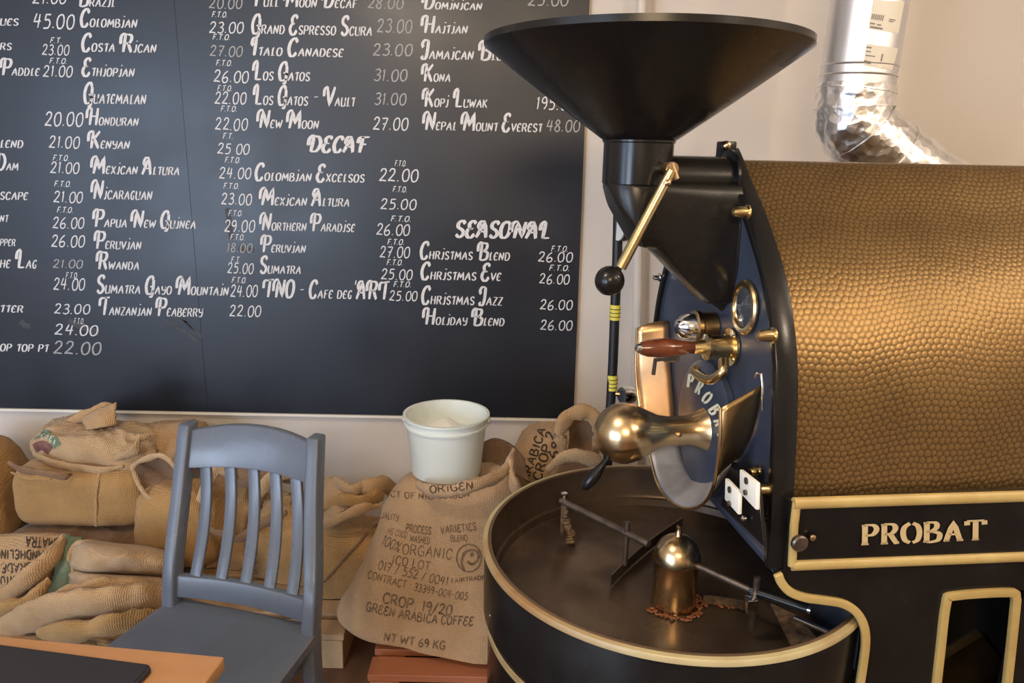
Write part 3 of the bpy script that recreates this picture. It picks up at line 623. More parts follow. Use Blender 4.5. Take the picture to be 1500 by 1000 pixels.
# lever with ball
LV = HV-nr-.03
l0, l1 = pv(984, 250, LV), pv(909, 392, LV)
lv = G().tube([l0, l0.lerp(l1, .1), l1], [.0095, .0105, .0115], 20).build('slide_lever', 'brass_rod', ro, smooth=50)
G().lathe([(.004, -.030)]+[(.030*math.sin(PI*i/16), -.030*math.cos(PI*i/16)) for i in range(1, 16)]+[(.004, .030)], pv(893, 411, LV), (l1-l0), 32).build('lever_ball', 'black', lv)
hub_ = pv(985, 247, LV+.005)
G().tube([hub_, hub_+Vector((0, .05, 0))], .013, 18).build('lever_pivot', 'brass', lv)
G().lathe([(.002, -.008), (.007, -.004), (.007, .004), (.002, .008)], l0.lerp(l1, .12)+Vector((0, -.009, 0)), (0, -1, 0), 12).build('lever_screw', 'brass', lv)
G().tube([pv(982, 240, LV+.01), pv(990, 262, LV+.01)], .008, 12).build('lever_lug', 'brass', lv)

# --- trier handle, lamp glass
tp = pu(1072, 508, -.002)
tf = G().lathe([(.040, 0), (.040, .006), (.026, .008), (.024, .05), (.028, .052), (.028, .058), (.017, .062), (.013, .085)], tp, (-1, 0, 0), 36).build('trier_socket', 'brass_rod', ro)
G().lathe([(.010, .08), (.013, .085), (.014, .10), (.019, .13), (.021, .155), (.018, .185), (.013, .2)], tp, (-1, 0, 0), 28).build('trier_handle', 'wood_handle', tf)
G().lathe([(.011, .199), (.011, .208), (.004, .211)], tp, (-1, 0, 0), 20).build('handle_cap', 'chrome', tf)
for a_ in (.6, 2.2, 3.8, 5.4): G().lathe([(.004, 0), (.003, .003)], tp+Vector((-.006, .033*math.cos(a_), .033*math.sin(a_))), (-1, 0, 0), 8).build('flange_screw', 'brass', tf)
hk = [pu(1060, 528, -.05), pu(1058, 545, -.06), pu(1040, 556, -.07), pu(1022, 548, -.075), pu(1018, 540, -.075)]
G().tube(catmull(hk, 6), .0105, 12).build('trier_spout', 'brass_rod', ro)
lp = pu(1046, 478, -.002)
lm = G().lathe([(.032, 0), (.032, .032), (.027, .036)], lp, (-1, 0, 0), 32).build('lamp_housing', 'dark_bronze', ro)
G().lathe([(.034, .034), (.037, .037), (.037, .046), (.032, .05)], lp, (-1, 0, 0), 32).build('lamp_ring', 'brass', lm)
G().lathe([(.031, .05), (.03, .06), (.024, .078), (.018, .082), (.016, .088), (.004, .09)], lp, (-1, 0, 0), 32).build('lamp_glass', 'chrome', lm)
G().tube([pu(985, 524, -.1), pu(960, 527, -.12), pu(957, 548, -.12)], .005, 8).build('door_latch', 'iron', ro)
G().tube([pu(992, 525, -.1), pu(974, 526, -.11)], .007, 8).build('latch_bar', 'iron', ro)
ck = [pu(1106, 553, -.03), pu(1109, 546, -.03), pu(1115, 548, -.03), pu(1117, 562, -.03), pu(1117, 600, -.02)]
G().tube(ck, .0022, 8).build('wire_hook', 'chrome', ro)

# --- discharge door, chute sheets and counterweight
dc = pu(1030, 628, -.02)
dd = G().lathe([(.02, .0), (.150, .0), (.155, -.004), (.155, -.018)], Vector((-.02, dc.y+.01, dc.z)), (-1, 0, 0), 56).build('discharge_door', 'navy', ro)
front = [(933, 480), (931, 520), (933, 565), (941, 620), (950, 660), (962, 705), (978, 730), (1000, 744), (1022, 742), (1038, 728), (1048, 700), (1053, 660), (1055, 630), (1055, 598)]
back = [(980, 470), (981, 520), (985, 570), (990, 620), (994, 650), (1003, 678), (1016, 694), (1032, 700), (1050, 698), (1068, 688), (1084, 670), (1100, 638), (1110, 602), (1116, 564)]
fr = catmull([pu(x, y, -.085) for x, y in front], 4); bk = catmull([pu(x, y, -.004) for x, y in back], 4)
def sheet(i0, i1, name, m, topcurve=0):
    a_, b_ = fr[i0:i1+1], bk[i0:i1+1]; n = len(a_); K_ = 5; V = []; Fc = []
    for i in range(n):
        for k in range(K_+1): V.append(a_[i].lerp(b_[i], k/K_))
    for i in range(n-1):
        for k in range(K_): Fc.append((i*(K_+1)+k, i*(K_+1)+k+1, (i+1)*(K_+1)+k+1, (i+1)*(K_+1)+k))
    if topcurve: 
        for k in range(1, K_): V[k] = V[k]+Vector((0, 0, .006*math.sin(PI*k/K_)))
    o = G().add(V, Fc).build(name, m, ro, smooth=60, recalc=False)
    s = o.modifiers.new('thick', 'SOLIDIFY'); s.thickness = .003; s.offset = 0
    return o
n4 = len(fr)-1
sheet(0, 16, 'chute_far_side', 'copper', 1); sheet(16, 40, 'chute_trough', 'steel'); sheet(40, n4, 'chute_near_side', 'dark_bronze', 1)
G().tube(fr, .0035, 8).build('chute_lip', 'brass', ro)
DV = dc.y
b0 = pv(1052, 628, DV); bc = pv(915, 634, DV); br = 45/ppm(wor(bc)); Lb = (b0-bc).length; ax = (bc-b0).normalized()
prof = [(br*.75, 0), (br*1.04, .004), (br*1.04, .016), (br*.94, .018), (br*.82, .025), (br*.67, .040), (br*.55, .058), (br*.49, .076), (br*.49, Lb-br*1.45), (br*.56, Lb-br*1.1), (br*.74, Lb-br*.74), (br*.90, Lb-br*.44)]
prof += [(br*math.cos(t_), Lb+br*math.sin(t_)) for t_ in [PI/2*k/10 for k in range(0, 10)]]+[(.002, Lb+br)]
cw = G().lathe(prof, b0, ax, 48).build('counterweight', 'brass', ro, smooth=50)
G().lathe([(.006, 0), (.006, .004), (.003, .006)], bc.lerp(b0, .52)+Vector((0, -br*.48, .004)), (0, -1, .1), 10).build('grub_screw', 'copper', cw)
h0, h1 = pv(890, 672, DV), pv(858, 712, DV)
G().tube([h0.lerp(h1, k) for k in (-.25, 0, .25, .55, .85, 1.05, 1.12)], [.006, .007, .008, .0135, .0135, .009, .003], 18).build('door_handle', 'black', cw)
# letters around the door
def slab(ch):
    return {'P': (.66, '.14,0 .14,1|~.14,1 .5,.96 .62,.74 .46,.5 .14,.46|0,.03 .3,.03|0,.97 .2,.97'), 'R': (.76, '.14,0 .14,1|~.14,1 .5,.96 .6,.75 .44,.52 .14,.48|.38,.5 .64,.03 .76,.05|0,.03 .3,.03|0,.97 .2,.97'),
            'O': (.72, '~.3,.99 .08,.8 .02,.5 .1,.16 .3,.01|~.42,.99 .62,.84 .7,.5 .62,.14 .42,.01'), 'B': (.7, '.14,0 .14,1|~.14,1 .5,.95 .54,.72 .34,.54 .14,.52|~.34,.54 .66,.4 .62,.1 .34,0 .14,0|0,.03 .2,.03|0,.97 .2,.97'),
            'A': (.8, '.1,0 .4,1 .68,0|.2,.34 .58,.34|0,.03 .24,.03|.54,.03 .82,.03'), 'T': (.76, '.38,0 .38,1|.02,.97 .74,.97|.02,.97 .03,.76|.74,.97 .75,.76|.24,.03 .52,.03')}[ch]
def slabword(word, th=.17, gap=.14):
    x = 0; quads = []
    for ch in word:
        wd, s = slab(ch)
        for P in parse(s):
            n = len(P); V = []
            for i, p in enumerate(P):
                d = P[min(i+1, n-1)]-P[max(i-1, 0)]; d.normalize(); nn = Vector((-d.y, d.x, 0)); t = th*.5*(.5+.75*abs(d.y))
                for s_ in (-1, 1): q = p+nn*t*s_; V.append((x+q.x, q.y))
            for i in range(n-1): quads.append((V[2*i], V[2*i+1], V[2*i+3], V[2*i+2]))
        x += wd+gap
    return quads, x-gap
q, w = slabword('PROBAT')
for ch, (x, y, an, h) in zip('PROBAT', [(1006, 566, .10, 24), (1017, 574, .35, 24), (1027, 586, .6, 23), (1037, 600, .9, 22), (1045, 616, 1.1, 20), (1050, 632, 1.3, 18)]):
    q1, w1 = slabword(ch, .26); dx, dy = math.cos(an)*8, math.sin(an)*11
    V, Fc = lay(q1, w1, (x, y), (x+dx, y+dy*.9), h*.75, lambda a_, b_: pu(a_, b_, -.0225))
    if V: mesh_obj('door_letter', V, Fc, 'letter_door', dd, None)
# --- white switch plates on a black bracket
def quadplate(pts, u, th, name, m, par=ro, bev=.002):
    return G().prism([pu(x, y, u) for x, y in pts], (th, 0, 0)).build(name, m, par, bevel=bev)
br_ = quadplate([(1072, 676), (1110, 712), (1118, 800), (1055, 740)], -.045, .008, 'switch_bracket', 'black')
s1 = quadplate([(1083, 687), (1108, 707), (1107, 747), (1083, 721)], -.075, .008, 'switch_plate', 'plastic_white')
s2 = quadplate([(1062, 700), (1082, 721), (1081, 754), (1061, 731)], -.075, .008, 'switch_plate', 'plastic_white')
for s_, cx, cy, cx2, cy2 in ((s1, 1093.5, 704, 1093, 721), (s2, 1069, 717, 1069, 737)):
    G().lathe([(.004, 0), (.0065, .0), (.0065, .002), (.004, .002)], pu(cx, cy, -.076), (-1, 0, 0), 16).build('screw_ring', 'iron', s_)
    G().lathe([(.005, 0), (.005, .004), (.002, .005)], pu(cx2, cy2, -.076), (-1, 0, 0), 14).build('switch_button', 'iron', s_)
G().lathe([(.006, 0), (.006, .006), (.002, .009)], pu(1092, 759, -.05), (-1, 0, 0), 14).build('bracket_screw', 'chrome', br_)
G().lathe([(.009, 0), (.011, .004), (.009, .028), (.013, .030), (.013, .045), (.006, .05)], pu(1130, 716, -.005), (-1, 0, 0), 20).build('brass_knob', 'brass_rod', ro)

# small bracket arms carrying the switch plates
for x, y in ((1098, 712), (1098, 760)):
    p = pu(x, y, -.04); G().tube([p, Vector((0, p.y, p.z))], .007, 10).build('bracket_arm', 'black', br_)
# --- side fascia with name
SV = -.392
def onside(x, y, dv=0): return pv(x, y, SV+dv)
zt_, zb_ = 1.045, .868
a_, b_, c_, d_ = onside(1160, 737), onside(1540, 720), onside(1540, 818), onside(1150, 838)
UE = 1.35
def ext_(p, q): t = (UE-p.x)/(q.x-p.x); return p.lerp(q, t)
TE, BE = ext_(a_, b_), ext_(d_, c_)
G().prism([a_+Vector((0, .006, 0)), TE+Vector((0, .006, 0)), BE+Vector((0, .006, 0)), d_+Vector((0, .006, 0))], (0, .018, 0)).build('name_fascia', 'black', ro, smooth=None)
wz = lambda h: (lambda i: Vector((0, 0, h)))
G().tube([onside(1162, 737, .004), ext_(onside(1176, 736, .004), onside(1500, 726, .004))], .0115, 14, upv=(0, 0, 1), flat=.8).build('fascia_trim', 'cream', ro)
G().tube([onside(1160, 828, .004), ext_(onside(1160, 828, .004), onside(1500, 815, .004))], .0105, 14, upv=(0, 0, 1), flat=.8).build('fascia_trim', 'cream', ro)
G().tube([onside(1167, 736, .004), onside(1163, 770, .004), onside(1160, 828, .004)], [.0085, .0085, .0085], 12, flat=.8, upv=(1, 0, 0)).build('fascia_trim', 'cream', ro)
G().lathe([(.016, 0), (.016, .006), (.013, .009)], onside(1170, 794, -.006), (0, -1, 0), 28).build('round_stud', 'iron', ro)
G().lathe([(.006, 0), (.006, .005), (.003, .007)], onside(1189, 786, .0), (0, -1, 0), 14).build('small_screw', 'brass', ro)
V, Fc = lay(*slabword('PROBAT', .19), (1262, 798), (1442, 790), 29, lambda x, y: pv(x+(795-y)*.06, y, SV+.003))
mesh_obj('name_lettering', V, Fc, 'letter', ro, None)

# --- base cabinet: side plates with trims, inner core
trimpx = [(1141, 842), (1147, 856), (1160, 869), (1182, 877), (1210, 881), (1237, 886), (1256, 898), (1267, 917), (1270, 940), (1267, 970), (1262, 1003)]
tpth = catmull([onside(x, y) for x, y in trimpx], 5); low = tpth[-1]; lowd = (tpth[-1]-tpth[-2]).normalized(); low2 = low+lowd*((.08-low.z)/lowd.z) if lowd.z < 0 else low
low2 = Vector((low.x, SV, .08)); tpth.append(low2)
wp = [onside(x, y) for x, y in [(1374, 1003), (1380, 950), (1388, 885), (1400, 874), (1480, 869), (1490, 876), (1489, 900), (1478, 1003)]]
# side plate outline with window cut: built as two pieces around the opening
ul = wp[0].x-.0; ur = wp[-1].x; wzt = wp[3].z; wzb = .2
ptop = BE.z+.01
outl = [Vector((p.x, SV+.008, p.z)) for p in tpth]
left = [Vector((outl[0].x, SV+.008, ptop))] + outl + [Vector((ul, SV+.008, .08)), Vector((ul, SV+.008, ptop))]
G().prism(left[:], (0, .02, 0)).build('side_plate', 'black', ro, smooth=None)
G().box((ul, SV+.008, wzt), (ur+.02, SV+.028, ptop)).build('side_plate', 'black', ro, smooth=None)
G().box((ul, SV+.008, .08), (ur+.02, SV+.028, wzb)).build('side_plate', 'black', ro, smooth=None)
G().box((ur, SV+.008, .08), (UE, SV+.028, ptop)).build('side_plate', 'black', ro, smooth=None)
def perpstrip(path, hwid, name, m, dv=-.001, closed=False):
    def wv(i):
        d = Vector(path[min(i+1, len(path)-1)])-Vector(path[max(i-1, 0)]); d.y = 0; d.normalize(); return Vector((-d.z, 0, d.x))*hwid
    return G().strip(path, wv, (0, .010, 0)).build(name, m, ro, bevel=.0025, smooth=45)
perpstrip(tpth, .0085, 'base_trim', 'cream')
wpath = catmull(wp, 4); wpath = [Vector((wp[0].x, SV, wzb))]+wpath+[Vector((wp[-1].x, SV, wzb))]
perpstrip(wpath, .0085, 'window_trim', 'cream')
G().box((.46, -.25, .08), (UE, .36, .93)).build('inner_body', 'black', ro, smooth=None)
G().prism([Vector((.3, .36, .08)), Vector((UE, .36, .08)), Vector((UE, .36, .9)), Vector((.3, .36, .9))], (0, .02, 0)).build('far_side_plate', 'black', ro, smooth=None)
dg = [pv(1385, 965, -.262), pv(1440, 930, -.262), pv(1500, 1010, -.262), pv(1380, 1010, -.262)]
G().prism(dg, (0, .012, 0)).build('inner_guard', 'dark_bronze', ro, smooth=None)
for u_ in (.48, 1.28):
    for v_ in (-.36, .3): G().box((u_, v_, 0), (u_+.06, v_+.06, .085)).build('foot', 'black', ro, bevel=.004)

# --- cooling tray
TU, TV, TZ, TR = loc(Vector((.385, 1.630, 0))).x, loc(Vector((.385, 1.630, 0))).y, .765, .442
TC = Vector((TU, TV, 0))
def arclathe(prof, name, m, keep=lambda u, v: True, n=128, smooth=40, close=False):
    V = []; Fc = []
    for r, z in prof:
        for i in range(n): th = 2*PI*i/n; V.append((TU+r*math.cos(th), TV+r*math.sin(th), z))
    J = len(prof)
    for j in range(J-1 if not close else J):
        j2 = (j+1) % J
        for i in range(n):
            k = (i+1) % n; th = 2*PI*(i+.5)/n
            if keep(TU+prof[j][0]*math.cos(th), TV+prof[j][0]*math.sin(th)): Fc.append((j*n+i, j*n+k, j2*n+k, j2*n+i))
    g = G().add(V, Fc); return g.build(name, m, ro, smooth=smooth, recalc=True)
FLZ = TZ-.115
arclathe([(TR-.006, TZ-.002), (TR-.001, TZ-.014), (TR-.001, TZ-.175), (TR-.006, TZ-.18), (TR-.02, TZ-.18), (TR-.02, TZ-.184), (TR-.012, TZ-.186), (TR-.012, TZ-.5), (TR-.10, TZ-.5)], 'tray_wall', 'black')
arclathe([(TR-.009, TZ+.0005), (TR+.0005, TZ-.0005), (TR+.0025, TZ-.003), (TR+.0025, TZ-.0135), (TR-.001, TZ-.0145)], 'tray_rim', 'rim')
arclathe([(TR-.009, TZ+.001), (TR-.013, TZ+.0025), (TR-.017, TZ+.001), (TR-.017, TZ-.006)], 'rim_edge', 'rim_top')
arclathe([(TR-.016, TZ-.004), (TR-.018, FLZ+.03), (TR-.022, FLZ+.022), (TR-.03, FLZ+.02), (TR-.034, FLZ+.002), (TR-.05, FLZ), (.0, FLZ)], 'tray_pan', 'tray_in')
arclathe([(TR-.011, TZ-.20), (TR-.0075, TZ-.202), (TR-.0075, TZ-.216), (TR-.011, TZ-.218)], 'lower_band', 'rim')
for k in (2.6, 3.3, 3.95, 4.5): 
    G().lathe([(.005, 0), (.004, .003)], (TU+(TR-.001)*math.cos(k), TV+(TR-.001)*math.sin(k), TZ-.13), (math.cos(k), math.sin(k), 0), 10).build('rivet', 'iron', ro)
# hub
hc_ = pz(986, 884, FLZ); hr_ = 32/ppm(wor(hc_)); hh = pz(986, 884, FLZ)
# height of the dome from its picture top
zt2 = pn(988, 783, L, hc_.y).z
hb = G().lathe([(hr_*1.02, 0), (hr_*1.0, .01), (hr_*.97, .05), (hr_*1.0, zt2-FLZ-hr_*1.25), (hr_*1.06, zt2-FLZ-hr_*1.2), (hr_*1.06, zt2-FLZ-hr_*1.0)]
               + [(hr_*1.0*math.cos(t_), zt2-FLZ-hr_*.95+hr_*.9*math.sin(t_)) for t_ in [PI/2*k/9 for k in range(1, 9)]]+[(.0065, zt2-FLZ-.001), (.0065, zt2-FLZ+.020), (.004, zt2-FLZ+.022)], (hc_.x, hc_.y, FLZ), (0, 0, 1), 40).build('stirrer_hub', 'brass', ro, smooth=50)
az = zt2-hr_*1.15
A0 = pz(950, 797, az); A1 = pz(822, 733, az)
G().tube([A0, A1], .0085, 16).build('stirrer_arm', 'iron', hb)
B0 = pz(1016, 826, az); B1 = pz(1108, 868, az); B2 = pz(1183, 892, az)
G().tube([B0, B1], .0075, 16).build('stirrer_arm', 'iron', hb)
ar2 = G().tube([B1.lerp(B0, .1), B2], .0105, 18).build('stirrer_arm', 'black', hb); G().tube([B2, B2+(B2-B1).normalized()*.006], .008, 14).build('arm_end', 'chrome', ar2)
def pin(x, y0, m='iron', top=.028, bot=FLZ+.03, r=.007):
    p = pz(x, y0, az); return G().tube([Vector((p.x, p.y, bot)), Vector((p.x, p.y, az+top))], r, 14).build('scraper_pin', m, ro), p
_, p1 = pin(826, 733, 'dust', .018, FLZ+.02, .007); _, p2 = pin(918, 781, 'iron', .03, FLZ+.035); _, p3 = pin(1107, 868, 'iron', .036, FLZ+.03)
G().lathe([(.009, 0), (.010, .004), (.009, .012), (.004, .015)], p1+Vector((0, 0, .01)), (0, 0, 1), 14).build('pin_nut', 'chrome', ro)
def blade(q0, q1, zl, zh, name, m, bow=.0):
    pts = [q0.lerp(q1, t/8) for t in range(9)]; d = (q1-q0).normalized(); s_ = Vector((-d.y, d.x, 0)); g = G(); V = []; Fc = []
    for i, p in enumerate(pts):
        o_ = s_*bow*math.sin(PI*i/8); V += [(p+o_).xy.to_3d()+Vector((0, 0, zl)), (p+o_).xy.to_3d()+Vector((0, 0, zh)), (p+o_+s_*.004).xy.to_3d()+Vector((0, 0, zh)), (p+o_+s_*.004).xy.to_3d()+Vector((0, 0, zl))]
    for i in range(8):
        for k in range(4): r_ = (k+1) % 4; Fc.append((4*i+k, 4*i+r_, 4*i+4+r_, 4*i+4+k))
    Fc += [(0, 3, 2, 1), (32, 33, 34, 35)]
    return g.add(V, Fc).build(name, m, ro, smooth=35)
blade(pz(896, 850, FLZ+.02), pz(1000, 765, FLZ+.02), FLZ+.006, FLZ+.034, 'scraper_blade', 'iron', .01)
blade(pz(1030, 880, FLZ+.01), pz(1100, 892, FLZ+.01), FLZ+.004, FLZ+.024, 'scraper_blade', 'dust', .006)
# dusty hanging scraper on the left arm
dz = [p1+Vector((0, 0, -.005)), Vector((p1.x+.004, p1.y-.002, az-.03)), Vector((p1.x+.008, p1.y-.006, az-.06)), Vector((p1.x+.018, p1.y-.012, FLZ+.03)), Vector((p1.x+.02, p1.y-.02, FLZ+.004))]
g = G().tube(catmull(dz, 7), [.006+.0035*abs(math.sin(i*1.7))+.004*(i/28) for i in range(29)], 12)
for v in g.v: nn = noise.noise(v*120)*.004; v += Vector((nn, -nn, nn*.5))
g.build('dusty_scraper', 'dust', ro)
G().box((-.010, -.012, -.016), (.014, .012, .016)).build('scraper_clamp', 'chrome', ro, bevel=.003).location = pz(1098, 885, az-.02)
G().tube([pz(1165, 905, FLZ+.03), pz(1222, 930, FLZ+.045)], .006, 10).build('gate_rod', 'chrome', ro)
G().prism([pz(1128, 885, FLZ+.02), pz(1165, 902, FLZ+.02), pz(1205, 945, FLZ+.02), pz(1160, 950, FLZ+.005)], (0, 0, .004)).build('discharge_gate', 'dust', ro)
# front cowl between drum face and tray
cwl = [p for p in tpth if p.z > .70][:]; cwl = [Vector((cwl[0].x-.01, 0, .905))]+cwl+[Vector((cwl[-1].x, 0, FLZ-.01))]
V = []; Fc = []
for p in cwl: V += [(p.x+.006, SV+.012, p.z), (p.x+.006, .355, p.z)]
for i in range(len(cwl)-1): Fc.append((2*i, 2*i+1, 2*i+3, 2*i+2))
uc = G().add(V, Fc).build('under_cowl', 'navy', ro, smooth=50); sd = uc.modifiers.new('thick', 'SOLIDIFY'); sd.thickness = .003
G().prism([Vector((.02, -.37, .91)), Vector((.40, -.37, .91)), Vector((.40, .37, .91)), Vector((.02, .37, .91))], (0, 0, -.006)).build('drum_underside', 'black', ro, smooth=None)

# loose beans round the hub
g = G(); V0 = []
for k in range(120):
    a__ = random.uniform(-2.9, .6) if k < 84 else 0; r_ = hr_*random.uniform(1.1, 1.42)
    p = Vector((hc_.x+r_*math.cos(a__), hc_.y+r_*math.sin(a__), FLZ+.004))
    if k >= 84: t_ = random.random(); p = pz(1015+85*t_, 882+6*t_+random.uniform(-4, 4), FLZ+.004)
    s_ = .0048; an = random.uniform(0, PI); n0 = len(g.v)
    vv = []
    for zz, rr in ((-.7, .5), (0, 1), (.7, .55)):
        for i in range(6): th = PI/3*i; x_, y_ = math.cos(th)*s_*rr*1.25, math.sin(th)*s_*rr*.8; vv.append((p.x+x_*math.cos(an)-y_*math.sin(an), p.y+x_*math.sin(an)+y_*math.cos(an), p.z+zz*s_*.6))
    ff = [(5, 4, 3, 2, 1, 0), (12, 13, 14, 15, 16, 17)]+[(j*6+i, j*6+(i+1) % 6, j*6+6+(i+1) % 6, j*6+6+i) for j in (0, 1) for i in range(6)]
    g.add(vv, ff)
wb = G(); wb.v = [wor(v) for v in g.v]; wb.f = g.f
tag(wb.build('coffee_beans', 'bean', origin=wor((hc_.x, hc_.y, FLZ))), 'scattered roasted coffee beans around the brass hub in the cooling tray', 'coffee beans', kind='stuff')

# ================================================================== BURLAP SACKS
def fold(p, sc, seed): return 1-abs(noise.noise(Vector((p.x*sc+seed, p.y*sc-seed*.7, p.z*sc+seed*1.3))))*2
def blob(c, s, rz=0, rx=0, ry=0, ex=.65, ez=.75, amp=.012, wr=.008, seed=0, n=72, sagf=.0, flat=.0, pinch=None):
    """filled sack body: superquadric pillow with slumping, soft lumps and creases.  s = half sizes"""
    c = Vector(c); R_ = Matrix.Rotation(rz, 3, 'Z') @ Matrix.Rotation(ry, 3, 'Y') @ Matrix.Rotation(rx, 3, 'X'); V = []; Fc = []
    pw = lambda a, e: math.copysign(abs(a)**e, a); m = n//2
    for j in range(m+1):
        ph = -PI/2+PI*j/m
        for i in range(n):
            th = 2*PI*i/n
            d = Vector((pw(math.cos(ph), ez)*pw(math.cos(th), ex), pw(math.cos(ph), ez)*pw(math.sin(th), ex), pw(math.sin(ph), ez)))
            p = Vector((d.x*s[0], d.y*s[1], d.z*s[2]))
            if sagf: k = 1+sagf*(-d.z); p.x *= k; p.y *= k
            if pinch: p = pinch(p, d)
            nn = d.normalized()
            dl = amp*noise.noise(p*5+Vector((seed, 0, 0)))*1.6 + wr*(max(0, fold(p, 9, seed))**3-.35) + wr*.7*(max(0, fold(p*1.0+Vector((0, 0, p.x)), 19, seed+5))**4-.2)
            p = p+nn*dl
            V.append(c+R_@p)
    for j in range(m):
        for i in range(n): k = (i+1) % n; Fc.append((j*n+i, j*n+k, (j+1)*n+k, (j+1)*n+i))
    return V, Fc
def sack(label, c, s, m='burlap', parent=None, name='burlap_sack', group=None, **k):
    V, Fc = blob(c, s, **k); fl_ = .131 if c[1] > 2.2 else .002
    for v in V: v.z = max(v.z, fl_)
    zmin = min(v.z for v in V); o0 = Vector((c[0], c[1], zmin))
    if parent is None:
        t = thing(name, label, 'sack', o0, group=group or 'filled burlap sacks by the wall')
    else: t = parent; o0 = Vector(t.location)
    b = mesh_obj('sack_body', [v-o0 for v in V], Fc, m, t, 60)
    t_bvh = BVHTree.FromPolygons([v for v in V], Fc)
    return t, b, t_bvh
def px(x, y, Y): return pY(x, y, Y)
def roll(t, pts, rad, m='burlap', flat=.6, name='rolled_fold', n=16, amp=.010, seed=0, k=6, upv=(0, -.25, 1)):
    P = catmull(pts, k); N = len(P); rs = [rad*(.5+.5*min(1, 5*min(i, N-1-i)/N))*(1+.34*noise.noise(Vector((i*.22, seed, 0)))) for i in range(N)]
    g = G().tube(P, rs, n, flat=flat, upv=upv)
    for v in g.v: nn = noise.noise(v*14+Vector((seed, 0, 0)))*amp+(max(0, fold(v, 26, seed))**3)*amp*.5; v += Vector((nn*.6, -nn*.5, nn))
    o0 = Vector(t.location); g.v = [v-o0 for v in g.v]
    return g.build(name, m, t, smooth=60)
def cloth(t, rows, m='burlap', name='cloth_flap', amp=.006, seed=0, k=5, thick=.005):
    """draped sheet lofted through rows of points"""
    R1 = [catmull(r, k) for r in rows]; cols = list(zip(*R1)); C2 = [catmull(list(c), k) for c in cols]; V = []; Fc = []; nr_ = len(C2[0]); nc = len(C2)
    for j in range(nr_):
        for i in range(nc):
            v = C2[i][j].copy(); nn = noise.noise(v*11+Vector((seed, 0, 0)))*amp+max(0, fold(v, 15, seed))**3*amp*.9; V.append(v+Vector((nn*.2, -nn, nn*.6)))
    for j in range(nr_-1):
        for i in range(nc-1): Fc.append((j*nc+i, j*nc+i+1, (j+1)*nc+i+1, (j+1)*nc+i))
    o0 = Vector(t.location); o = mesh_obj(name, [v-o0 for v in V], Fc, m, t, 60)
    s_ = o.modifiers.new('thick', 'SOLIDIFY'); s_.thickness = thick; s_.offset = 0; return o
def surf(bvhs, o0, e=.0015):
    def h(x, y):
        d = ray(x, y); best = None
        for b in bvhs:
            r = b.ray_cast(CP, d)
            if r[0] is not None and (best is None or r[3] < best[1]): best = (r[0], r[3])
        return None if best is None else best[0]-d*e-o0
    return h
def stamp(text, p0, p1, h, hit, par, m='ink', th=.15, sag=0, name='printed_text'):
    q, w = lettering(text, .0, th, 0, 'plain'); V, Fc = lay(q, w, p0, p1, h, hit, sag)
    if V: mesh_obj(name, V, Fc, m, par, None)

def half(x0, x1, y, Y): a, b = px(x0, y, Y), px(x1, y, Y); return (b.x-a.x)/2
# (1) sliver of a full sack at the left edge
sack('full golden sack cut off by the left edge beside the chalkboard wall', px(-45, 735, 2.62), (.19, .2, .25), 'burlap_b', seed=3, amp=.01)
# (2) lying sack with the seam
Y3 = 2.50
s3, b3, v3 = sack('plump golden sack lying below the green-printed sack, vertical seam down its front', (-1.56, 2.64, .405), (.245, .18, .118), 'burlap_b', seed=11, amp=.010, wr=.004, ex=.42, ez=.42)
h3 = surf([v3], Vector(s3.location), .002)
sp = [h3(x, y) for x, y in [(146, 692), (143, 710), (141, 730), (141, 750), (141, 770), (142, 786)]]; sp = [p for p in sp if p]
if len(sp) > 2: G().tube(catmull(sp, 5), .0055, 8).build('stitched_seam', 'burlap', s3)
roll(s3, [px(12, 678, 2.44), px(35, 688, 2.42), px(62, 692, 2.41), px(92, 698, 2.42), px(105, 694, 2.45)], .012, 'burlap_d', .7, seed=2)
roll(s3, [px(16, 692, 2.43), px(40, 700, 2.40), px(75, 700, 2.41)], .007, 'burlap_b', .7, seed=9)
# (3) sack on top with green label
s2, b2, v2 = sack('pale slumped sack with a green and maroon print, on top under the chalkboard', px(145, 652, 2.66), (.235, .14, .080), 'burlap_c', seed=21, amp=.022, wr=.014, ex=.7, ez=.7, rz=-.06, ry=.06)
roll(s2, [px(100, 618, 2.66), px(132, 606, 2.66), px(158, 596, 2.68), px(166, 618, 2.7)], .022, 'burlap', .5, 'gathered_neck', seed=4)
cloth(s2, [[px(120, 614, 2.66), px(142, 600, 2.64), px(171, 589, 2.66)], [px(122, 620, 2.62), px(146, 612, 2.6), px(170, 606, 2.63)], [px(128, 630, 2.6), px(150, 626, 2.59), px(172, 622, 2.62)]], 'burlap', 'peaked_corner', seed=8)
roll(s2, [px(168, 672, 2.52), px(196, 660, 2.5), px(205, 642, 2.52), px(222, 634, 2.55)], .016, 'burlap_c', .5, 'wrinkled_fold', seed=14)
roll(s2, [px(50, 668, 2.53), px(90, 682, 2.51), px(140, 688, 2.5), px(180, 684, 2.52)], .015, 'burlap_c', .6, 'wrinkled_fold', seed=15)
h2 = surf([v2], Vector(s2.location), .003)
band(h2, [(47, 642), (58, 634), (72, 638), (84, 654)], 13, 'green_print', 'green_print', s2)
band(h2, [(50, 657), (62, 652), (74, 660)], 14, 'maroon_print', 'maroon_print', s2)
h2b = surf([v2], Vector(s2.location), .005)
for i, (x, y) in enumerate([(54, 638), (60, 637), (66, 638), (72, 641), (77, 646)]): stamp('ICOEI'[i], (x, y+4), (x+3.5, y+5), 7, h2b, s2, 'pale_print', .2)
# (5) upper sack running right behind the chair top
sack('wrinkled tan sack lying behind the chair top against the wall', px(232, 652, 2.78), (.20, .13, .085), 'burlap', seed=31, amp=.02, wr=.014, rz=.1)
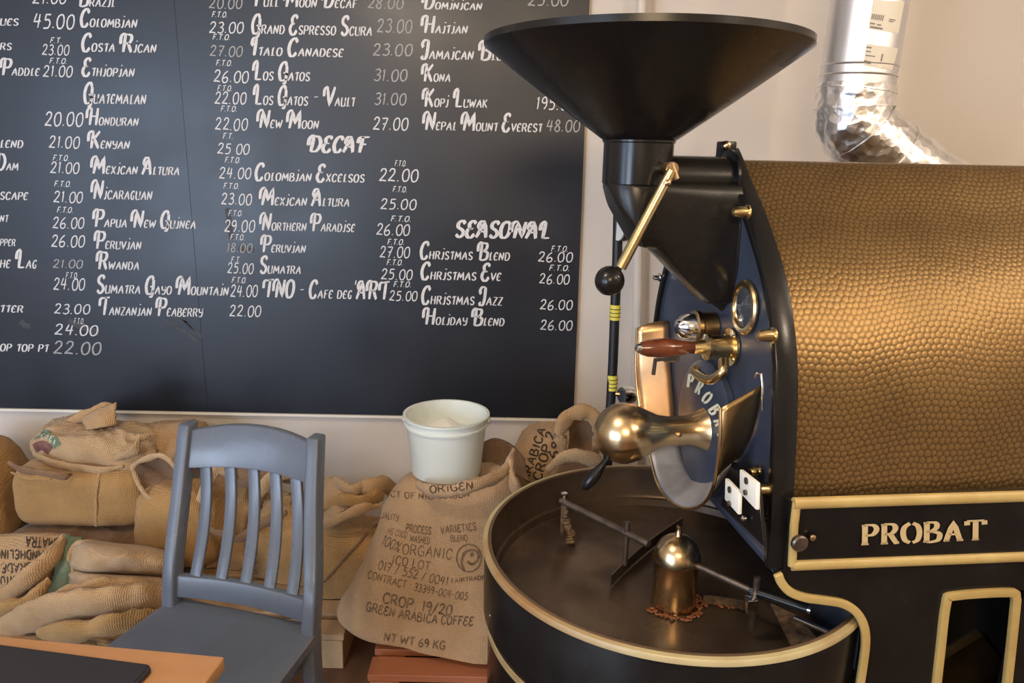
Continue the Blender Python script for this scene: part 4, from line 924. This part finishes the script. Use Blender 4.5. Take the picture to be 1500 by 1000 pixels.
# (4) open-mouthed sack
s4, b4, v4 = sack('tan sack with an open pale-edged mouth left of the grey chair', px(266, 762, 2.47), (.150, .125, .155), 'burlap_b', seed=41, amp=.014, wr=.006, ex=.6, ez=.6)
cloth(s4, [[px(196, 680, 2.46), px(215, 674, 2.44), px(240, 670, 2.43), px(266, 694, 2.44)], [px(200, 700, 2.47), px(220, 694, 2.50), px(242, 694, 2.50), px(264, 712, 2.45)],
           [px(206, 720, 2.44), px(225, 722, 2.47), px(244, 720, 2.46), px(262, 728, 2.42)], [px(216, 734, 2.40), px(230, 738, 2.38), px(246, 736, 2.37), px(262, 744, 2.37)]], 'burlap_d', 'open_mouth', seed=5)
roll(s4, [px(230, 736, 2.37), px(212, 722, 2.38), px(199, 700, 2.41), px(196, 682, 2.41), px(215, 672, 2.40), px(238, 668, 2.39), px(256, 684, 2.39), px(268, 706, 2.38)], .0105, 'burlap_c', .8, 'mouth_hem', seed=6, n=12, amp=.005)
# folded empties in the left foreground
f1 = thing('folded_sack', 'empty folded sack with dark stencilled lettering at the left edge', 'sack', px(40, 900, 2.2), group='folded empty sacks')
pf = cloth(f1, [[px(-30, 786, 2.36), px(10, 782, 2.36), px(50, 780, 2.36), px(104, 782, 2.38)], [px(-30, 822, 2.3), px(10, 815, 2.28), px(50, 808, 2.28), px(94, 806, 2.32)],
           [px(-30, 862, 2.25), px(10, 850, 2.22), px(45, 838, 2.22), px(84, 826, 2.3)], [px(-30, 890, 2.24), px(10, 876, 2.2), px(40, 862, 2.2), px(76, 848, 2.27)]], 'burlap', 'printed_face', seed=12, amp=.008)
fb = BVHTree.FromPolygons([v.co+Vector(f1.location) for v in pf.data.vertices], [tuple(p.vertices) for p in pf.data.polygons])
hf1 = surf([fb], Vector(f1.location), .006)
stamp('SUMATRA', (96, 789), (38, 785), 15, hf1, f1, 'ink_dark', .2)
stamp('MANDHELING', (74, 806), (-8, 805), 13, hf1, f1, 'ink_dark', .2)
stamp('GRADE I', (46, 824), (-8, 826), 13, hf1, f1, 'ink_dark', .2)
stamp('LINTONG', (30, 842), (-14, 846), 12, hf1, f1, 'ink_dark', .2)
roll(f1, [px(-30, 893, 2.13), px(15, 868, 2.13), px(50, 840, 2.15), px(78, 812, 2.2), px(92, 790, 2.27)], .036, 'burlap', .55, seed=16, amp=.016)
roll(f1, [px(-30, 915, 2.08), px(12, 892, 2.08), px(45, 878, 2.1), px(72, 852, 2.15)], .028, 'burlap_b', .6, seed=17, amp=.014)
f2 = thing('folded_sack', 'empty folded sack showing a dark green stripe beside the stencilled one', 'sack', px(95, 880, 2.22), group='folded empty sacks')
cloth(f2, [[px(92, 780, 2.31), px(104, 785, 2.29), px(122, 786, 2.31)], [px(84, 808, 2.27), px(98, 812, 2.24), px(116, 814, 2.27)], [px(80, 840, 2.24), px(96, 846, 2.2), px(116, 846, 2.24)], [px(66, 874, 2.2), px(86, 880, 2.15), px(112, 868, 2.2)], [px(52, 900, 2.16), px(78, 900, 2.1), px(106, 890, 2.16)]], 'green_print', 'green_stripe', seed=22, amp=.007)
roll(f2, [px(118, 794, 2.27), px(108, 828, 2.23), px(112, 858, 2.2), px(100, 884, 2.17)], .016, 'burlap', .6, seed=23)
f3 = thing('folded_sack', 'pale empty sack rolled in two soft folds left of the grey chair seat', 'sack', px(180, 860, 2.25), group='folded empty sacks')
rws = [([798, 790, 796, 800, 812], [2.33, 2.3, 2.3, 2.3, 2.32]), ([808, 800, 802, 806, 818], [2.26, 2.18, 2.17, 2.19, 2.24]), ([818, 818, 816, 820, 828], [2.24, 2.13, 2.11, 2.14, 2.2]), ([828, 834, 834, 836, 840], [2.24, 2.14, 2.13, 2.16, 2.2]),
       ([832, 838, 842, 842, 846], [2.27, 2.20, 2.20, 2.22, 2.24]), ([838, 842, 844, 848, 852], [2.23, 2.12, 2.10, 2.13, 2.18]), ([850, 856, 858, 864, 866], [2.2, 2.07, 2.05, 2.08, 2.14]), ([862, 868, 872, 876, 878], [2.22, 2.12, 2.10, 2.12, 2.18])]
cloth(f3, [[px(x, y, Y) for x, y, Y in zip([104, 128, 172, 216, 262], ys, Ys)] for ys, Ys in rws], 'burlap_c', 'soft_folds', amp=.014, seed=32)
roll(f3, [px(112, 832, 2.25), px(104, 818, 2.24), px(112, 800, 2.26), px(135, 794, 2.26)], .018, 'burlap_c', .6, 'folded_edge', seed=33, amp=.008, n=20)
f4 = thing('folded_sack', 'lowest folded empty sack hanging over in front, just above the table edge', 'sack', px(150, 930, 2.1), group='folded empty sacks')
roll(f4, [px(-20, 935, 2.06), px(30, 912, 2.02), px(90, 890, 1.99), px(150, 880, 1.98), px(205, 878, 2.02), px(262, 882, 2.12)], .052, 'burlap', .6, seed=42, amp=.02, k=8, n=24)
roll(f4, [px(60, 928, 1.97), px(110, 925, 1.93), px(170, 915, 1.93), px(230, 902, 2.0)], .042, 'burlap_b', .55, seed=43, amp=.016, k=8, n=24)
roll(f4, [px(70, 885, 2.05), px(130, 865, 2.05), px(185, 862, 2.07), px(245, 874, 2.14)], .038, 'burlap', .6, seed=44, amp=.015, k=8, n=24)
# full sacks that carry the folded ones
sack('buried full sack supporting the folded empties at lower left', (-1.58, 2.54, .21), (.28, .22, .075), 'burlap_d', seed=51)
sack('low full sack on the floor under the folded empties', (-1.38, 2.02, .10), (.40, .13, .095), 'burlap_b', seed=52)
# behind the chair slats
sack('brown sack seen between the left slats of the grey chair', px(345, 775, 2.62), (.125, .13, .21), 'burlap', seed=61, amp=.02, wr=.014, ex=.7)
sack('golden sack seen between the right slats of the grey chair', px(428, 800, 2.54), (.13, .14, .20), 'burlap_b', seed=62, amp=.018, wr=.012, ex=.7)
s7 = thing('burlap_sack', 'crumpled sack heap visible through the top of the chair slats', 'sack', px(360, 740, 2.6)-Vector((0, 0, .1)))
roll(s7, [px(292, 772, 2.42), px(300, 720, 2.40), px(318, 690, 2.42), px(345, 700, 2.44)], .022, 'burlap_c', .5, seed=63, amp=.014, n=20)
roll(s7, [px(330, 690, 2.5), px(370, 700, 2.46), px(400, 690, 2.46), px(440, 700, 2.5)], .04, 'burlap_d', .6, seed=64, amp=.02, n=20)
roll(s7, [px(375, 730, 2.38), px(400, 700, 2.38), px(440, 690, 2.4), px(470, 705, 2.44)], .026, 'burlap', .5, seed=65, amp=.014, n=20)
roll(s7, [px(300, 770, 2.36), px(345, 790, 2.34), px(380, 770, 2.36), px(420, 750, 2.38)], .02, 'burlap_d', .6, seed=66, amp=.014, n=20)
# right of the chair: tied sack with diagonal seam
s8, b8, v8 = sack('tied golden sack with a diagonal seam between chair and printed sack', px(514, 835, 2.48), (.145, .15, .20), 'burlap_b', seed=71, amp=.012, wr=.004, ex=.6, ez=.6, ry=.15)
h8 = surf([v8], Vector(s8.location), .002)
sp = [h8(x, y) for x, y in [(552, 768), (530, 790), (510, 812), (490, 835), (474, 852)]]; sp = [p for p in sp if p]
if len(sp) > 2: G().tube(catmull(sp, 5), .005, 8).build('stitched_seam', 'burlap_d', s8)
roll(s8, [px(470, 770, 2.36), px(495, 760, 2.32), px(525, 748, 2.32), px(556, 742, 2.36)], .02, 'burlap', .55, 'gathered_neck', seed=72, amp=.014, n=20)
roll(s8, [px(470, 745, 2.40), px(500, 735, 2.36), px(530, 735, 2.36), px(560, 728, 2.42)], .03, 'burlap_b', .6, 'gathered_neck', seed=73, amp=.018, n=20)
roll(s8, [px(488, 702, 2.44), px(500, 712, 2.38), px(520, 716, 2.37), px(540, 706, 2.42)], .024, 'burlap_c', .6, 'loose_corner', seed=74, amp=.014, n=20)
cloth(s8, [[px(470, 705, 2.46), px(482, 698, 2.42), px(498, 708, 2.42)], [px(472, 735, 2.42), px(492, 728, 2.36), px(522, 724, 2.38)], [px(474, 768, 2.4), px(492, 758, 2.34), px(512, 742, 2.36)]], 'burlap', 'loose_corner', seed=75)
roll(s8, [px(520, 722, 2.4), px(545, 712, 2.4), px(572, 716, 2.46), px(590, 740, 2.5)], .03, 'burlap', .6, 'loose_corner', seed=76, amp=.014, n=20)

# (9) the printed standing sack
SZ0 = .135; SC = px(640, 900, 2.28)
n = 110; rows = []
spec = [  # z, px left, px right at depth Y front
 (985, 640, 700), ]
L_ = [(940, 520, 775), (925, 500, 790), (908, 494, 795), (885, 500, 795), (860, 512, 792), (830, 527, 788), (800, 541, 784), (770, 552, 778), (745, 560, 772), (720, 570, 768), (704, 584, 766), (694, 600, 760), (688, 620, 745)]
YC = 2.24
V = []; Fc = []; rr = []
zb = SZ0
prof = []
for (y, xl, xr) in L_:
    a_, b_ = px(xl, y, YC), px(xr, y, YC); prof.append([(a_.x+b_.x)/2, (b_.x-a_.x)/2, a_.z])
z_lo, z_hi = prof[0][2], prof[-1][2]
def depthat(z): t_ = (z-z_lo)/(z_hi-z_lo); return .205-.075*t_
prof = [[prof[0][0], prof[0][1]*.5, SZ0+.0], [prof[0][0], prof[0][1]*.84, SZ0+.008]] + [p for p in prof if p[2] > SZ0+.02]
PP = catmull([Vector(p) for p in prof], 5)
for j, p in enumerate(PP):
    t_ = (p.z-SZ0)/(z_hi-SZ0); dp = (.215-.10*t_)*min(1, p.y/ max(.001, (.31-.10*t_)))
    for i in range(n):
        th = 2*PI*i/n; cx_, sy_ = math.cos(th), math.sin(th); e = .8
        v = Vector((p.x+math.copysign(abs(cx_)**e, cx_)*p.y, YC+math.copysign(abs(sy_)**e, sy_)*dp, p.z))
        d = Vector((cx_, sy_, 0)); sk = Vector((v.x*9, v.y*9, v.z*3.0))
        dl = noise.noise(v*4)*.014+noise.noise(sk)*.008 + (max(0, 1-abs(noise.noise(Vector((v.x*7+v.z*4, v.y*7, v.z*3.2)))*2.4))**3)*.007*(.4+.6*t_)
        if sy_ < 0: v.y -= .13*max(0, cx_+.25)*(-sy_)**.5*(1-t_)**1.5; v.x += .0
        V.append(v+d*dl)
    rr.append(p)
for j in range(len(PP)-1):
    for i in range(n): k = (i+1) % n; Fc.append((j*n+i, j*n+k, (j+1)*n+k, (j+1)*n+i))
Fc.append(tuple(range(n-1, -1, -1))); 
# top closes inward to a dip for the bucket
j0 = (len(PP)-1)*n; cxm = PP[-1].x; base_n = len(V)
for s_, dz_ in ((.75, .006), (.5, -.012), (.02, -.02)):
    for i in range(n):
        q_ = V[j0+i]; V.append(Vector((cxm+(q_.x-cxm)*s_, YC+(q_.y-YC)*s_, z_hi+dz_)))
for r_ in range(3):
    a0 = j0+r_*n
    for i in range(n): k = (i+1) % n; Fc.append((a0+i, a0+k, a0+n+k, a0+n+i))
s9o = Vector((PP[0].x, YC, SZ0)); s9 = thing('printed_sack', 'upright coffee sack stencilled with Nicaragua organic lettering, white tub on top', 'sack', s9o)
mesh_obj('sack_body', [v-s9o for v in V], Fc, 'burlap_nic', s9, 60)
v9 = BVHTree.FromPolygons(V, Fc); h9 = surf([v9], s9o, .0022)
for a__ in [('CT OF NICARAGUA', (572, 727), (688, 727), 9, .15, 4), ('QUALITY', (552, 757), (583, 763), 9, .15, 0), ('PROCESS', (594, 778), (631, 783), 11, .19, 0), ('VARIETIES', (646, 782), (698, 776), 11, .17, 0), ('HG COCO', (567, 781), (595, 788), 9, .12, 0),
            ('WASHED', (600, 793), (629, 797), 10, .14, 0), ('BLEND', (660, 793), (685, 792), 9, .14, 0), ('100%', (558, 797), (584, 809), 15, .11, 0), ('ORGANIC', (589, 811), (662, 819), 15, .11, 0), ('ICO LOT', (573, 825), (629, 836), 13, .12, 0),
            ('017 / 552 / 0041', (553, 833), (655, 858), 13, .12, 1), ('FAIRTRADE', (661, 854), (711, 848), 6, .2, 0), ('CONTRACT : 33399-004-005', (538, 846), (684, 879), 11, .14, 3), ('CROP. 19/20', (560, 882), (661, 901), 15, .17, 2),
            ('GREEN ARABICA COFFEE', (536, 894), (693, 916), 13, .18, 5), ('NT WT 69 KG', (562, 938), (652, 951), 12, .18, 1)]:
    stamp(a__[0], a__[1], a__[2], a__[3], h9, s9, 'ink', a__[4], a__[5])
cxm_, cym_ = 687, 817
band(h9, [(cxm_+18*math.cos(t_), cym_+20*math.sin(t_)) for t_ in [2*PI*k/12 for k in range(13)]], 2.2, 'round_mark', 'ink', s9)
band(h9, [(680, 836), (676, 822), (682, 808), (696, 806), (701, 816), (693, 826), (684, 822)], 3.6, 'round_mark', 'ink', s9)
band(h9, [(689, 812), (691, 810), (693, 812), (691, 814), (689, 812)], 2.6, 'round_mark', 'ink', s9)
# rolled cuff and slack cloth round the bucket
cf = roll(s9, [px(612, 708, 2.11), px(630, 719, 2.06), px(665, 718, 2.04), px(700, 709, 2.05), px(732, 695, 2.12), px(750, 672, 2.2)], .021, 'burlap_nic', .75, 'rolled_cuff', seed=81, amp=.008, n=24, k=8)
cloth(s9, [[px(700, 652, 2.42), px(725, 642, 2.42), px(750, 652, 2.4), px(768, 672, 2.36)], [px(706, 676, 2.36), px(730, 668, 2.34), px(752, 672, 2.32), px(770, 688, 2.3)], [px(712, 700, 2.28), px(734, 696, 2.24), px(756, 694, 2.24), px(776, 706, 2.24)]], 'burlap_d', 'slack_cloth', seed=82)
roll(s9, [px(752, 660, 2.24), px(746, 684, 2.17), px(752, 705, 2.14), px(762, 730, 2.15)], .022, 'burlap_nic', .6, 'rolled_cuff', seed=83, amp=.008, n=20, k=8)
hcf = surf([BVHTree.FromPolygons([v.co+cf.location+s9o for v in cf.data.vertices], [tuple(p.vertices) for p in cf.data.polygons])], s9o, .003)
stamp('ORIGEN', (630, 722), (694, 716), 11, hcf, s9, 'ink_dark', .12)

# (10) sack behind the tray with big dark letters and folded mouth
s10, b10, v10 = sack('leaning sack with large dark letters behind the cooling tray', px(805, 700, 2.58), (.165, .13, .20), 'burlap_nic', seed=91, amp=.012, wr=.006, ex=.7, ez=.7, ry=.35)
h10 = surf([v10], Vector(s10.location), .003)
stamp('ARABICA', (774, 706), (800, 628), 12, h10, s10, 'ink_dark', .18); stamp('CROP 2', (792, 704), (814, 634), 13, h10, s10, 'ink_dark', .18); stamp('69', (815, 672), (822, 648), 13, h10, s10, 'ink_dark', .18)
roll(s10, [px(822, 660, 2.36), px(822, 628, 2.34), px(838, 606, 2.34), px(862, 606, 2.34), px(878, 630, 2.34), px(872, 664, 2.36)], .028, 'burlap', .65, 'folded_mouth', seed=92, amp=.010, n=24, k=8)
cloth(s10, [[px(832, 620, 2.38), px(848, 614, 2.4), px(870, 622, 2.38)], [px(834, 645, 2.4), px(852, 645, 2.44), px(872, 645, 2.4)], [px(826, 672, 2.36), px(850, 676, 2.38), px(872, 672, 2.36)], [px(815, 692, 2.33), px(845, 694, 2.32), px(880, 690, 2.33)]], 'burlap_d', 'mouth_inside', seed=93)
roll(s10, [px(800, 690, 2.3), px(830, 668, 2.3), px(862, 672, 2.3), px(890, 690, 2.32)], .022, 'burlap_c', .6, 'folded_mouth', seed=94, amp=.01, n=20)

# ================================================================== WHITE TUB
bp0 = px(654, 690, 2.24); kk = ppm(bp0); rb = 50/kk
bz = z_hi+.006-.01; bt_ = px(654, 606, 2.24)
rt_ = 60/ppm(bt_); hb_ = bt_.z-bz
bu = thing('plastic_tub', 'milky white plastic tub standing on the printed sack', 'tub', (bt_.x, 2.24, bz))
G().lathe([(.002, 0), (rb*.9, 0), (rb, .006), (rt_*.97, hb_-.032), (rt_*1.03, hb_-.030), (rt_*1.03, hb_-.024), (rt_, hb_-.022), (rt_, hb_-.006), (rt_*1.055, hb_-.003), (rt_*1.055, hb_+.003), (rt_*.985, hb_+.003), (rt_*.975, hb_-.004),
           (rb*.96, .010), (.002, .006)], (0, 0, 0), (0, 0, 1), 72, cap=False).build('tub_body', 'bucket', bu, smooth=50)
for s_ in (-1, 1): G().lathe([(.012, 0), (.012, .006), (.006, .010)], (s_*rt_*1.01, 0, hb_-.018), (s_, 0, 0), 16).build('handle_lug', 'bucket', bu)
fill = [Vector((rt_*.5*math.cos(a), rt_*.5*math.sin(a), 0)) for a in range(3)]
g = G(); n_ = 32; V = [Vector((0, 0, hb_*.86))]; Fc = []
for j in range(1, 9):
    r_ = rt_*.94*j/8
    for i in range(n_):
        th = 2*PI*i/n_; x_, y_ = r_*math.cos(th), r_*math.sin(th); V.append(Vector((x_, y_, hb_*.62+hb_*.27*math.exp(-((x_+.02)**2+(y_-.05)**2)/.004)*(1-(j/8)**3)+noise.noise(Vector((x_*20, y_*20, 3)))*.008)))
for i in range(n_): Fc.append((0, 1+i, 1+(i+1) % n_))
for j in range(7):
    for i in range(n_): k = (i+1) % n_; Fc.append((1+j*n_+i, 1+j*n_+k, 1+(j+1)*n_+k, 1+(j+1)*n_+i))
V[0].z = V[1].z
M['bag'] = mat('crumpled_white_bag', (.8, .82, .78), .6, bump=(18, .4, .01))
tag(mesh_obj('plastic_bag', [v+Vector((bt_.x, 2.24, bz)) for v in V], Fc, 'bag', None, 60, origin=(bt_.x, 2.24, bz+hb_*.6)), 'crumpled white liner heaped inside the plastic tub', 'bag')

# ================================================================== PALLETS
def pallet(label, x0, x1, y0, y1, m, nb_=7):
    t = thing('wooden_pallet', label, 'pallet', ((x0+x1)/2, (y0+y1)/2, 0), group='wooden pallets under the sacks'); w_ = x1-x0; d_ = y1-y0
    step = d_/nb_
    for i in range(nb_):
        yy = -d_/2+i*step; G().box((-w_/2, yy, .105), (w_/2, yy+step*.72, .128)).build('board', m, t, bevel=.002, seg=1)
    for k in (-1, 0, 1): G().box((k*(w_/2-.05)-.045, -d_/2, .0), (k*(w_/2-.05)+.045, d_/2, .104)).build('bearer', m, t, bevel=.002, seg=1)
    return t
pr = px(542, 985, 1.98)
pallet('reddish wooden pallet under the Nicaragua printed sack', pr.x, .55, 1.94, 2.9, 'pallet_red', 8)
pallet('pale wooden pallet under the sacks behind the chair', -1.9, px(503, 945, 2.12).x, 2.13, 2.92, 'pallet_pale', 7)

# ================================================================== CHAIR
ct0, ct1 = pZ(276, 618, .905), pZ(463, 638, .905)
cs0, cs1 = Vector((-.905, 1.80, .45)), Vector((-.50, 1.69, .45))
cen = (cs0+cs1)/2; dx_ = (cs1-cs0).normalized(); fz = Vector((dx_.y, -dx_.x, 0)); fz = fz if fz.y < 0 else -fz
ch = thing('slatted_chair', 'blue-grey painted wooden chair with five curved back slats', 'chair', (cen.x, cen.y, 0)); co = Vector(ch.location)
def post(top, seat, sgn, foot_back=.05):
    kink = pZ(256 if sgn < 0 else 447, 800 if sgn < 0 else 838, .57)
    foot = seat - fz*.05; foot.z = 0
    ctr = [foot, Vector((seat.x, seat.y, .30)), Vector((seat.x, seat.y, .45)), Vector((seat.x-fz.x*.02, seat.y-fz.y*.02, .57)), seat.lerp(top, .6)+Vector((0, 0, 0)), top]
    ctr[4] = Vector((seat.x+(top.x-seat.x)*.62, seat.y+(top.y-seat.y)*.60, .74))
    P = catmull(ctr, 6); g = G(); V = []; Fc = []
    hw_, hd = .0185, .024
    for p in P:
        for sx_, sy_ in ((-1, -1), (1, -1), (1, 1), (-1, 1)): V.append(p+dx_*hw_*sx_-fz*hd*sy_)
    for j in range(len(P)-1):
        for k in range(4): q_ = (k+1) % 4; Fc.append((4*j+k, 4*j+q_, 4*j+4+q_, 4*j+4+k))
    m_ = 4*(len(P)-1); Fc += [(3, 2, 1, 0), (m_, m_+1, m_+2, m_+3)]
    g.add([v-co for v in V], Fc); g.build('back_post', 'chair', ch, bevel=.007, seg=3, smooth=35); return P
PL = post(ct0, cs0, -1); PR = post(ct1, cs1, 1)
def onpost(P, z):
    for a_, b_ in zip(P, P[1:]):
        if (a_.z-z)*(b_.z-z) <= 0 and abs(a_.z-b_.z) > 1e-6: return a_.lerp(b_, (z-a_.z)/(b_.z-a_.z))
    return P[-1]
def rail(zt0, zt1, arch_, zb0, zb1, archb, name, bow=.028, th=.011):
    n_ = 16; V = []; Fc = []
    for i in range(n_+1):
        t_ = i/n_; bo = -fz*bow*math.sin(PI*t_)
        zt_ = zt0+(zt1-zt0)*t_+arch_*math.sin(PI*t_); zb_ = zb0+(zb1-zb0)*t_+archb*math.sin(PI*t_)
        tp_ = onpost(PL, min(zt_, .9)).lerp(onpost(PR, min(zt_, .9)), t_)+bo; tp_.z = zt_
        bo_ = onpost(PL, zb_).lerp(onpost(PR, zb_), t_)+bo; bo_.z = zb_
        V += [bo_+fz*th, tp_+fz*th, tp_-fz*th, bo_-fz*th]
    for i in range(n_):
        for k in range(4): q_ = (k+1) % 4; Fc.append((4*i+k, 4*i+q_, 4*i+4+q_, 4*i+4+k))
    Fc += [(3, 2, 1, 0), (4*n_, 4*n_+1, 4*n_+2, 4*n_+3)]
    G().add([v-co for v in V], Fc).build(name, 'chair', ch, bevel=.004, smooth=35)
rail(.885, .885, .022, .79, .79, .008, 'top_rail')
rail(.535, .535, 0, .475, .475, 0, 'lower_rail', bow=.022)
for k in range(5):
    t_ = (k+.85)/5.75; V = []; Fc = []; zs = [.52+(.805-.52)*i/10 for i in range(11)]
    for i, z in enumerate(zs):
        q_ = onpost(PL, z).lerp(onpost(PR, z), t_); bo = -fz*(.022+.006*i/10)*math.sin(PI*t_)-fz*.022*math.sin(PI*i/10)*-1*-1
        q_ = q_+bo; q_.z = z; w2 = .0165
        for a_, b_ in ((-1, 1), (1, 1), (1, -1), (-1, -1)): V.append(q_+dx_*w2*a_+fz*.006*b_)
    for i in range(10):
        for m_ in range(4): r_ = (m_+1) % 4; Fc.append((4*i+m_, 4*i+r_, 4*i+4+r_, 4*i+4+m_))
    Fc += [(3, 2, 1, 0), (40, 41, 42, 43)]
    G().add([v-co for v in V], Fc).build('back_slat', 'chair', ch, bevel=.003, smooth=35)
# seat, saddled
def seat():
    n_ = 28; V = []; Fc = []; wB = (cs1-cs0).length/2+.018; dp = .43
    def P(s, t):        # s -1..1 across, t 0 (back) .. 1 (front)
        w_ = wB*(1.0+.10*t)*(1-.03*(2*t-1)**6); return co + dx_*w_*s + fz*(t*dp-.03)
    def top(s, t):
        d_ = .012*math.exp(-((abs(s)-.42)**2/.09+(t-.42)**2/.10)); return .455-d_+.004*max(0, t-.75)*4
    for j in range(n_+1):
        for i in range(n_+1):
            s = -1+2*i/n_; t = j/n_; v = P(s, t); 
            if j == 0 or j == n_ or i == 0 or i == n_: v.z = top(s, t)-.005
            else: v.z = top(s, t)
            V.append(v)
    for j in range(n_):
        for i in range(n_): a = j*(n_+1)+i; Fc.append((a, a+1, a+n_+2, a+n_+1))
    rim_ = [i for i in range(n_+1)]+[(j+1)*(n_+1)-1 for j in range(1, n_+1)]+[n_*(n_+1)+i for i in range(n_-1, -1, -1)]+[j*(n_+1) for j in range(n_-1, 0, -1)]
    b0_ = len(V); cc = co+fz*.18
    for r_ in rim_: v = V[r_].copy(); v.z -= .022; V.append(v)
    b1_ = len(V)
    for r_ in rim_: v = V[r_].copy(); v = Vector((cc.x+(v.x-cc.x)*.96, cc.y+(v.y-cc.y)*.96, v.z-.034)); V.append(v)
    m_ = len(rim_)
    for i in range(m_): k = (i+1) % m_; Fc.append((rim_[i], rim_[k], b0_+k, b0_+i)); Fc.append((b0_+i, b0_+k, b1_+k, b1_+i))
    Fc.append(tuple(b1_+i for i in range(m_)))
    G().add([v-co for v in V], Fc).build('seat', 'chair', ch, smooth=35)
seat()
for s_ in (-1, 1):
    a_ = dx_*s_*.20+fz*.36; b_ = dx_*s_*.215+fz*.385
    G().tube([Vector((b_.x, b_.y, 0)), Vector((a_.x, a_.y, .425))], [.016, .021], 16).build('leg', 'chair', ch)
    c0 = dx_*s_*.205+fz*.37; c1_ = dx_*s_*.2-fz*.02
    G().tube([Vector((c0.x, c0.y, .18)), Vector((c1_.x, c1_.y, .18))], .010, 12).build('stretcher', 'chair', ch)
    G().box((-.012, -.17, -.03), (.012, .17, .03)).build('apron', 'chair', ch, bevel=.002).matrix_local = Matrix.Translation(dx_*s_*.185+fz*.17+Vector((0, 0, .39))) @ Matrix.Rotation(math.atan2(dx_.y, dx_.x), 4, 'Z')
sb = G().box((-.17, -.012, -.03), (.17, .012, .03)).build('apron', 'chair', ch, bevel=.002); sb.matrix_local = Matrix.Translation(fz*.34+Vector((0, 0, .39))) @ Matrix.Rotation(math.atan2(dx_.y, dx_.x), 4, 'Z')

# ================================================================== TABLE AND TABLET
tc0 = pZ(329, 961, .75); tl = pZ(0, 931, .75); tr_ = pZ(292, 1000, .75)
ex_ = (tl-tc0).normalized(); ey_ = (tr_-tc0).normalized()
ey_ = Vector((ex_.y, -ex_.x, 0)); ey_ = ey_ if ey_.y < 0 else -ey_
mid = tc0+ex_*.4+ey_*.33
tb = thing('wooden_table', 'orange oak cafe table corner in the lower left foreground', 'table', (mid.x, mid.y, 0)); to = Vector(tb.location)
def tpnt(a, b, z): q_ = tc0+ex_*a+ey_*b; return Vector((q_.x, q_.y, z))-to
G().prism([tpnt(0, 0, .722), tpnt(.8, 0, .722), tpnt(.8, .66, .722), tpnt(0, .66, .722)], (0, 0, .028)).build('tabletop', 'table', tb, bevel=.004, seg=3)
G().lathe([(.035, .03), (.03, .1), (.03, .68), (.05, .72)], (0, 0, 0), (0, 0, 1), 24).build('pedestal', 'black', tb)
G().lathe([(.21, 0), (.21, .012), (.05, .03), (.03, .04)], (0, 0, 0), (0, 0, 1), 40).build('base_plate', 'black', tb)
q0, q1, q2 = pZ(0, 942, .763), pZ(226, 972, .763), pZ(206, 1003, .763)
tx = (q0-q1).normalized(); ty = Vector((tx.y, -tx.x, 0)); ty = ty if ty.y < 0 else -ty
def rrect(o_, a, b, w_, d_, r_, z):
    pts = []
    for cx_, cy_, s0 in ((r_, r_, PI), (w_-r_, r_, 1.5*PI), (w_-r_, d_-r_, 0), (r_, d_-r_, .5*PI)):
        for k in range(6): th = s0+PI/2*k/5; q_ = o_+a*(cx_+r_*math.cos(th))+b*(cy_+r_*math.sin(th)); pts.append(Vector((q_.x, q_.y, z)))
    return pts
tbl = thing('tablet', 'closed black tablet with rounded corners lying on the orange table', 'tablet', (q1.x+tx.x*.16, q1.y+ty.y*.1, .7505)); tlo = Vector(tbl.location)
G().prism([p-tlo for p in rrect(q1, tx, ty, .34, .22, .016, .7505)], (0, 0, .011)).build('tablet_body', 'tablet', tbl, bevel=.003, seg=2)
G().prism([p-tlo for p in rrect(q1+tx*.006+ty*.006, tx, ty, .328, .208, .012, .7616)], (0, 0, .0012)).build('tablet_cover', 'tablet', tbl, bevel=.0005, seg=1)
